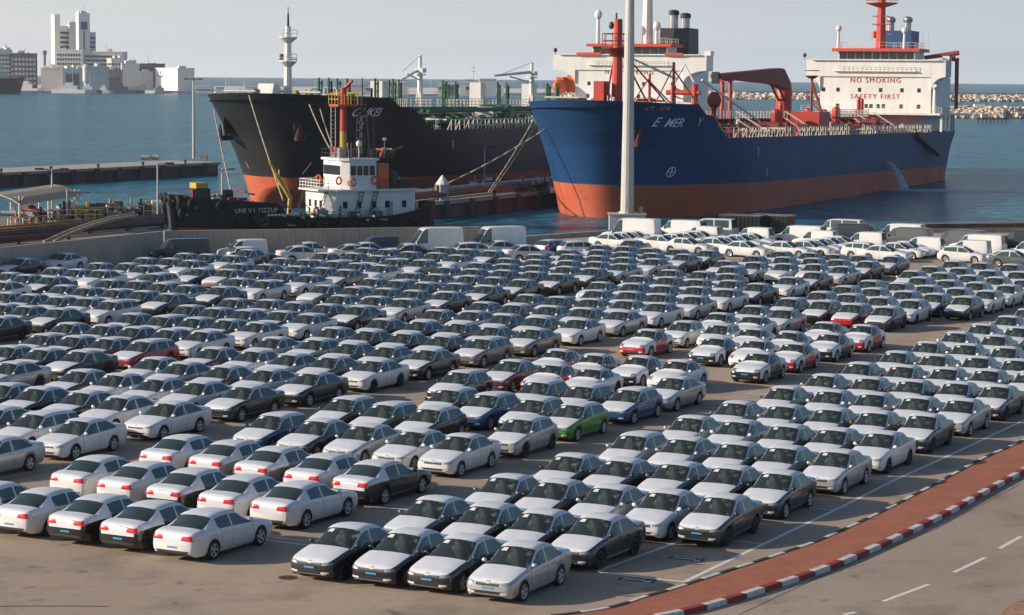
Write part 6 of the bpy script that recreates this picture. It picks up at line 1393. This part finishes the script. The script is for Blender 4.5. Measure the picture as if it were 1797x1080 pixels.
# ------------------------------------------------------------------ far shore
M['city_white'] = pmat('city_white', (.80,.77,.72), .8, 0, .06, .05); M['city_grey'] = pmat('city_grey', (.62,.63,.64), .85, 0, .12, .05)
M['city_tan'] = pmat('city_tan', (.68,.62,.55), .85, 0, .12, .05); M['city_dark'] = pmat('city_dark', (.17,.17,.18), .7, 0, .15, .05); M['city_glass'] = pmat('city_glass', (.06,.075,.09), .3, 0, .15, .05)
M['city_blue'] = pmat('city_blue', (.03,.08,.22), .6, 0, .1, .05); M['tree_green'] = pmat('tree_green', (.045,.06,.035), .9, 0, .4, .2); M['rock'] = pmat('breakwater_rock', (.62,.53,.43), .9, 0, .3, .3)
SH = -1.4
def bldg(label, xl, xc, xr, yt, yb, Y, mat, bands=0, band_rng=(.1,.9), cols=0, k=1.1, name='building', cat='building', dark='city_glass', extra=None):
    """a far block: corner at pixel column xc, left face out to xl, right face out to xr; built at distance Y on the ground"""
    pc = at_depth(xc, yb, Y); top = at_depth(xc, yt, Y).z; base = min(pc.z, SH); h = top - base
    wl = max(.5, (xc-xl)*Y/F_PX); wr = max(.5, (xr-xc)*Y/F_PX)
    if wl < 1: dl, drr = Vector((-.01,1,0)), Vector((1,.01,0)); wl_, wr_ = wr*.8, wr
    elif wr < 1: dl, drr = Vector((-1,.01,0)), Vector((.01,1,0)); wl_, wr_ = wl, wl*.8
    else:
        dl = Vector((-1, k, 0)).normalized(); drr = Vector((k, 1, 0)).normalized(); wl_ = wl/abs(dl.x); wr_ = wr/abs(drr.x)
    root = thing(name, label, cat, (pc.x, pc.y, base), atan2(drr.y, drr.x))
    # local x along the right face, local y along the left face
    m = MB(); m.box(0, wr_, 0, wl_, 0, h); m.build('wall', M[mat], root)
    m = MB(); m.box(-.3, wr_+.3, -.3, wl_+.3, h, h+max(.8,h*.012)); m.build('roof_edge', M[mat], root)
    for b in range(bands):
        z0 = h*lerp(band_rng[0], band_rng[1], b/bands); z1 = z0 + h*(band_rng[1]-band_rng[0])/bands*.5
        if cols:
            for c in range(cols):
                x0 = wr_*(.06+.9*c/cols); m = MB(); m.box(x0, x0+wr_*.55/cols, -.35, .2, z0, z1); m.build('window', M[dark], root)
                y0 = wl_*(.06+.9*c/cols); m = MB(); m.box(-.35, .2, y0, y0+wl_*.55/cols, z0, z1); m.build('window', M[dark], root)
        else:
            m = MB(); m.box(wr_*.06, wr_*.94, -.35, .2, z0, z1); m.build('window_band', M[dark], root)
            m = MB(); m.box(-.35, .2, wl_*.08, wl_*.92, z0, z1); m.build('window_band', M[dark], root)
    if wr > 8 and name == 'building':
        rp = random.Random(int(xl*7+yt))
        for q in range(rp.randint(2, 5)):
            x0 = rp.uniform(.05,.85)*wr_; y0 = rp.uniform(.05,.8)*wl_; s_ = rp.uniform(1.5,4.5); m = MB(); m.box(x0, x0+s_, y0, y0+s_, h, h+rp.uniform(1.2,4.0)); m.build('roof_plant', M['city_white' if q % 2 else 'city_grey'], root)
        m = MB(); x0 = rp.uniform(.1,.9)*wr_; m.cyl((x0, 2, h), (x0, 2, h+rp.uniform(5,9)), .22, .12, 5); m.build('antenna', M['city_dark'], root)
    return root, wr_, wl_, h
sh = MB(); sh.prism([(-620,1905),(-455,1870),(-330,1990),(-240,2060),(-120,2150),(60,2230),(170,2300),(170,2800),(-900,2800)], -6, SH); struct(sh.build('far_shore', M['city_tan']))
bldg('slim white slab tower at the left of the tall far building', 89,97,105,27,158,2170,'city_white')
r_, wr_, wl_, h_ = bldg('tall white tower with dark blue sign near its top on the far shore', 133,139,156,25,160,2150,'city_white')
m = MB(); m.box(wr_*.2, wr_*.75, -.5, .2, h_*.80, h_*.90); m.build('blue_sign', M['city_blue'], r_)
m = MB(); m.box(wr_*.42, wr_*.52, -.4, .2, h_*.3, h_*.78); m.build('window_band', M['city_glass'], r_)
bldg('banded office block between the two white far towers', 98,100,135,47,160,2185,'city_white',9,(.30,.96),0,.9)
bldg('small roof block above the banded office block', 120,122,135,40,60,2190,'city_grey')
bldg('stepped tower wing right of the white tower with the blue sign', 154,156,167,58,160,2160,'city_grey',8,(.35,.97))
bldg('white podium with window grid below the tall far towers', 97,98,145,89,160,2100,'city_white',7,(.2,.98),9,.9)
bldg('long grey terrace building right of the far towers', 144,145,215,92,160,2110,'city_grey',6,(.35,.97),0,.9)
bldg('pale stepped block in front of the grey terrace building', 186,196,212,104,160,2075,'city_tan',3,(.5,.95),3)
bldg('grey block with ragged roof at the far left edge', -20,-2,18,89,150,1985,'city_grey',7,(.2,.95),4)
bldg('dark apartment block with white window grid at far left', 20,24,58,95,150,1990,'city_dark',6,(.15,.95),6,.9,dark='city_white')
bldg('low pale shed at the left foot of the towers', 70,72,108,121,162,1960,'city_tan')
r_, wr_, wl_, h_ = bldg('pale boat hall with a big dark doorway on the far shore', 106,109,140,122,162,1960,'city_white')
m = MB(); m.box(wr_*.18, wr_*.82, -.5, .2, 0, h_*.80); m.build('doorway', M['city_dark'], r_)
r_, wr_, wl_, h_ = bldg('grey boat hall with a shaded doorway right of the pale one', 150,153,186,118,162,1985,'city_grey')
m = MB(); m.box(wr_*.12, wr_*.92, -.5, .2, 0, h_*.78); m.build('doorway', M['city_grey'], r_)
bldg('dark low warehouse beside the grey boat hall', 185,187,212,124,160,2020,'city_dark',2,(.3,.8),4)
bldg('bluish grey warehouse left of the dark long block', 212,214,241,113,162,2060,'city_grey')
bldg('long dark block behind the big white box building', 240,242,284,113,155,2200,'city_dark',4,(.3,.95),7)
bldg('tan shed left of the big white box building', 243,246,266,127,158,2085,'city_tan')
r_, wr_, wl_, h_ = bldg('big white box building with small dark sign on the far shore', 265,312,338,121,159,2045,'city_white')
m = MB(); m.box(-.3,.1,wl_*.76,wl_*.79,h_*.76,h_*.88); m.box(-.3,.1,wl_*.86,wl_*.92,h_*.64,h_*.70); m.box(-.3,.1,wl_*.66,wl_*.82,h_*.62,h_*.69); m.build('wall_sign', M['city_dark'], r_)
CH = thing('chimney', 'thin dark chimney left of the white far towers', 'chimney', (*at_depth(79,155,1990).xy, SH)); m = MB(); m.cyl((0,0,0),(0,0,33),1.4,1.0,8); m.cyl((0,0,30),(0,0,33.5),1.8,1.8,8); m.build('stack', M['city_dark'], CH)
SLO = thing('white_silo', 'white round silo standing between the two boat halls', 'silo', (*at_depth(151,158,1935).xy, SH)); m = MB(); m.cyl((0,0,8),(0,0,20),2.6,2.6,12); m.ell((0,0,20),(2.6,2.6,2.2),12,6); m.build('silo_tank', M['city_white'], SLO); m = MB(); m.cyl((0,0,0),(0,0,8),1.2,2.0,8); m.build('silo_leg', M['city_grey'], SLO)
# dark bow of a ship cut by the left edge
SB = thing('cargo_ship', 'dark blue ship bow with white deckhouse at the left edge of the photo', 'ship', (*at(5,165,WATER), WATER), atan2(-.7,-1)+pi)
m = MB(); m.add([(14,0,0),(6,-5,0),(-60,-7,0),(-60,7,0),(6,5,0),(18,0,13),(8,-7,12),(-60,-8,11),(-60,8,11),(8,7,12)], [(0,1,6,5),(1,2,7,6),(0,5,9,4),(4,9,8,3),(5,6,7,8,9),(2,3,8,7)]); m.build('hull', M['hull_black'], SB)
m = MB(); m.box(-22,-4,-6,6,11,24); m.box(-18,-8,-6,6,24,30); m.box(-3,3,-3,3,12,16); m.build('deckhouse', M['city_white'], SB)
# moored craft, low sheds, trees, masts
def boat(px, py, L, h, hullm, topm, lab, mh_=0, cat='boat', Y=None):
    x, y = at(px, py, WATER); t = thing('moored_boat', lab, cat, (x,y,WATER), rnd.uniform(-.25,.25), 'boats moored along the far shore')
    m = MB(); m.prism([(-L/2,-L*.09),(L*.32,-L*.10),(L/2,0),(L*.32,L*.10),(-L/2,L*.09)], -.5, h); m.build('hull', M[hullm], t)
    m = MB(); m.box(-L*.30,L*.12,-L*.065,L*.065,h,h*2.1); m.box(-L*.18,L*.02,-L*.05,L*.05,h*2.1,h*2.9); m.build('deckhouse', M[topm], t)
    if mh_: m = MB(); m.cyl((0,0,h),(0,0,mh_),.22,.12,5); m.box(-.1,.1,-1.4,1.4,mh_*.75,mh_*.78); m.build('boat_mast', M['city_grey'], t)
for a in ((22,163,14,2.6,'city_tan','city_white','small white launch next to the dark ship bow at far left',0),
          (50,162,26,3.2,'city_white','city_white','long white ferry left of the boat halls',9),(85,162,22,3.0,'city_grey','city_white','grey and white patrol boat below the low pale shed',11),
          (128,164,34,3.0,'city_white','city_grey','white naval boat with mast before the dark doorway',22),(158,164,20,2.6,'city_dark','city_grey','dark harbour boat before the grey boat hall',17),
          (184,164,14,2.2,'city_tan','city_white','small tan boat right of the dark harbour boat',8),(215,164,36,2.6,'city_dark','city_dark','long dark barge below the bluish grey warehouse',0),
          (255,164,28,2.4,'city_white','city_tan','long white barge left below the white box building',0),(283,164,18,2.2,'city_tan','city_tan','tan boat right of the long white barge',0)): boat(*a)
r2 = random.Random(5)
for k in range(16):
    px = r2.uniform(66,112) if k < 7 else r2.uniform(190,345); x, y = at(px, 158.5+r2.uniform(-1.5,1), SH); y += 15
    t = thing('tree', 'small dark tree %s' % ('at the foot of the low pale shed on the far shore' if k < 7 else 'along the far waterfront before the warehouses'), 'tree', (x,y,SH), 0, 'trees at the pale shed' if k < 7 else 'trees along the far waterfront')
    m = MB(); h = r2.uniform(3.5,7.5); m.cyl((0,0,0),(0,0,h*.6),.3,.15,5); m.build('trunk', M['rust'], t)
    m = MB()
    for q in range(26):
        a = r2.uniform(0,2*pi); rr = r2.uniform(.2,1)*h*.4; m.ell((rr*cos(a),rr*sin(a),h*.7+r2.uniform(-.3,.35)*h),(h*.10,h*.10,h*.08),5,3)
    m.build('crown', M['tree_green'], t)
# low marina mole with sheds and masts behind the black ship
mo = MB(); mo.prism([at(320,160,-1.6), at(700,166,-1.6), at(1010,163,-1.6), at(1010,160,-1.6), at(640,160.5,-1.6), at(330,156.5,-1.6)], -6, -1.6); struct(mo.build('marina_mole', M['city_tan']))
for k,(px0,px1,yt,yb,mt,lab) in enumerate(((342,372,152,161,'city_white','low white shed at the start of the marina mole'),(378,392,154,161,'city_grey','small grey shed on the mole above the black bow'),(546,572,156,163,'city_white','white shed on the mole right of the white foremast'),
      (575,600,158,164,'city_grey','grey shed on the mole above the tug mast'),(690,716,141,165,'city_white','tall white box shed on the mole behind the paired green vents'),(704,712,147,166,'city_grey','grey narrow shed in front of the tall white box shed'),
      (768,798,142,164,'city_white','long white flat shed behind the black ship deck'),(788,804,151,165,'city_dark','dark low shed right of the long white flat shed'),(806,838,146,166,'city_white','white rounded shed behind the black ship deck'),
      (816,830,141,166,'city_tan','tan shed rising behind the white rounded shed'),(842,870,140,164,'city_grey','grey naval superstructure behind the white deck crane'),(872,884,142,165,'city_white','white shed left of the second deck crane'),
      (915,935,150,165,'city_grey','grey shed right of the second deck crane'),(430,470,153,160,'city_white','white covered boats on the mole left of the white foremast'),(610,640,150,164,'city_tan','tan shed on the mole behind the tug mast'),(640,668,146,165,'city_grey','grey shed just left of the paired green vents'))):
    bldg(lab, px0, px0+.5, px1, yt, yb, 1880 if px0 < 500 else 1800, mt, 1 if k % 3 == 0 else 0, (.4,.8), 5, .6, 'harbour_shed', 'shed')
for k in range(26):
    px = r2.choice([r2.uniform(395,470), r2.uniform(510,640), r2.uniform(380,950)]); x, y = at(px, 163, -1.6); h = r2.uniform(8,17)
    t = thing('yacht_mast', 'thin yacht mast on the far marina mole', 'mast', (x,y+r2.uniform(-30,30),-1.6), 0, 'yacht masts along the far marina')
    m = MB(); m.cyl((0,0,0),(0,0,h),.16,.10,5); m.build('mast_pole', M['city_grey'], t); m = MB(); m.prism([(-4,-1),(3,-1.2),(5,0),(3,1.2),(-4,1)],-1.2,.8); m.build('hull', M['city_white' if k % 2 else 'city_grey'], t)
NV = thing('naval_mast', 'grey lattice mast of a naval ship behind the black tanker deck', 'mast', (*at(830,163,-1.6), -1.6))
m = MB(); m.cyl((0,0,0),(0,0,27),.7,.3,6); m.box(-2.6,2.6,-.2,.2,19,19.5); m.box(-1.6,1.6,-.2,.2,22.5,23); m.cyl((6,0,0),(6,0,14),.6,.4,6); m.build('mast_pole', M['city_grey'], NV)
def rocks(name, label, pts, wdt, hgt, n_, seed, size):
    r3 = random.Random(seed); root = thing(name, label, 'breakwater'); m = MB(); core = MB()
    P = [Vector((*p,0)) for p in pts]
    for a, b in zip(P, P[1:]):
        t = (b-a).normalized(); nn = Vector((-t.y,t.x,0))
        core.add([(*(a-nn*wdt/2).xy,-5),(*(b-nn*wdt/2).xy,-5),(*(b+nn*wdt/2).xy,-5),(*(a+nn*wdt/2).xy,-5),(*(a-nn*wdt*.2).xy,WATER+hgt*.8),(*(b-nn*wdt*.2).xy,WATER+hgt*.8),(*(b+nn*wdt*.2).xy,WATER+hgt*.8),(*(a+nn*wdt*.2).xy,WATER+hgt*.8)],
                 [(4,5,6,7),(0,1,5,4),(1,2,6,5),(2,3,7,6),(3,0,4,7)])
        for _ in range(n_):
            u = r3.random(); v = r3.uniform(-.5,.5); p = a.lerp(b,u)+nn*(v*wdt); z = WATER + hgt*(1-abs(v)*1.7) + r3.uniform(-.3,.4)*size; s_ = size*r3.uniform(.5,1.3)
            m.cbox((p.x,p.y,z),(s_*r3.uniform(.7,1.5),s_,s_*r3.uniform(.6,1.1)), r3.uniform(0,3))
    core.build('breakwater_core', M['rock'], root); stuff(m.build('boulders', M['rock'], root)); return root
rocks('breakwater', 'near stone breakwater with a small white house at the right edge', [at(1560,201,WATER),at(1668,207,WATER),at(1760,208,WATER),at(1900,207,WATER)], 20, 4.4, 900, 2, 1.5)
rocks('breakwater', 'far straight stone breakwater below the horizon at right', [at(1000,170,WATER),at(1250,174,WATER),at(1650,178,WATER),at(1900,180,WATER)], 30, 4.6, 1300, 3, 1.9)
wl2 = MB(); 
for p, q in (((1000,168.5),(1250,172)),((1250,172),(1900,176))):
    a, b = Vector((*at(*p,WATER),WATER)), Vector((*at(*q,WATER),WATER)); c = (a+b)/2; wl2.cbox((c.x,c.y,WATER+2.4),((b-a).length,5,7.0),atan2(b.y-a.y,b.x-a.x))
tag(wl2.build('breakwater_wall', M['rock']), 'pale parapet wall along the far breakwater', 'wall')
r_, wr_, wl_, h_ = bldg('small white house on the near breakwater at right', 1709,1711,1727,187,206,1075,'city_white',0,(.3,.8),0,1.0)
m = MB(); m.box(wr_*.3,wr_*.5,-.2,.1,.5,2.8); m.build('house_door', M['city_dark'], r_)
r_, wr_, wl_, h_ = bldg('grey shed attached behind the small white breakwater house', 1726,1728,1750,190,205,1085,'city_grey')
TR = thing('work_jetty', 'dark wooden work jetty on piles before the right breakwater', 'jetty', (*at(1740,216,WATER), WATER), 0)
m = MB(); m.box(-6,6,-1.5,1.5,1.4,2.0); m.build('jetty_deck', M['steel_dark'], TR)
for k in range(8): m = MB(); m.cyl((-5.6+k*1.6,-1.3,-2),(-5.6+k*1.6,-1.3,2.3),.22,.22,6); m.build('jetty_pile', M['steel_dark'], TR)
WK = thing('work_boat', 'small dark work boat against the far right breakwater', 'boat', (*at(1700,178,WATER), WATER), 0); m = MB(); m.prism([(-12,-3),(9,-3),(13,0),(9,3),(-12,3)],-.5,2.5); m.box(-3,4,-2,2,2.5,6); m.cyl((5,0,2),(-4,0,9),.3,.2,5); m.build('hull', M['city_dark'], WK)

# ------------------------------------------------------------------ air
def haze():
    mt = bpy.data.materials.new('haze_air'); mt.use_nodes = True; t = mt.node_tree; t.nodes.clear()
    out = N(t,'ShaderNodeOutputMaterial'); v = N(t,'ShaderNodeVolumePrincipled'); v.inputs['Color'].default_value = (.80,.86,.95,1); v.inputs['Density'].default_value = HAZE; v.inputs['Anisotropy'].default_value = .2
    t.links.new(v.outputs[0], out.inputs['Volume']); return mt
HAZE = 0.00007
hz = MB().box(-9500,9500,-60,8200,-8,98).build('haze', haze()); stuff(hz, 'thin bluish sea haze over the whole harbour')
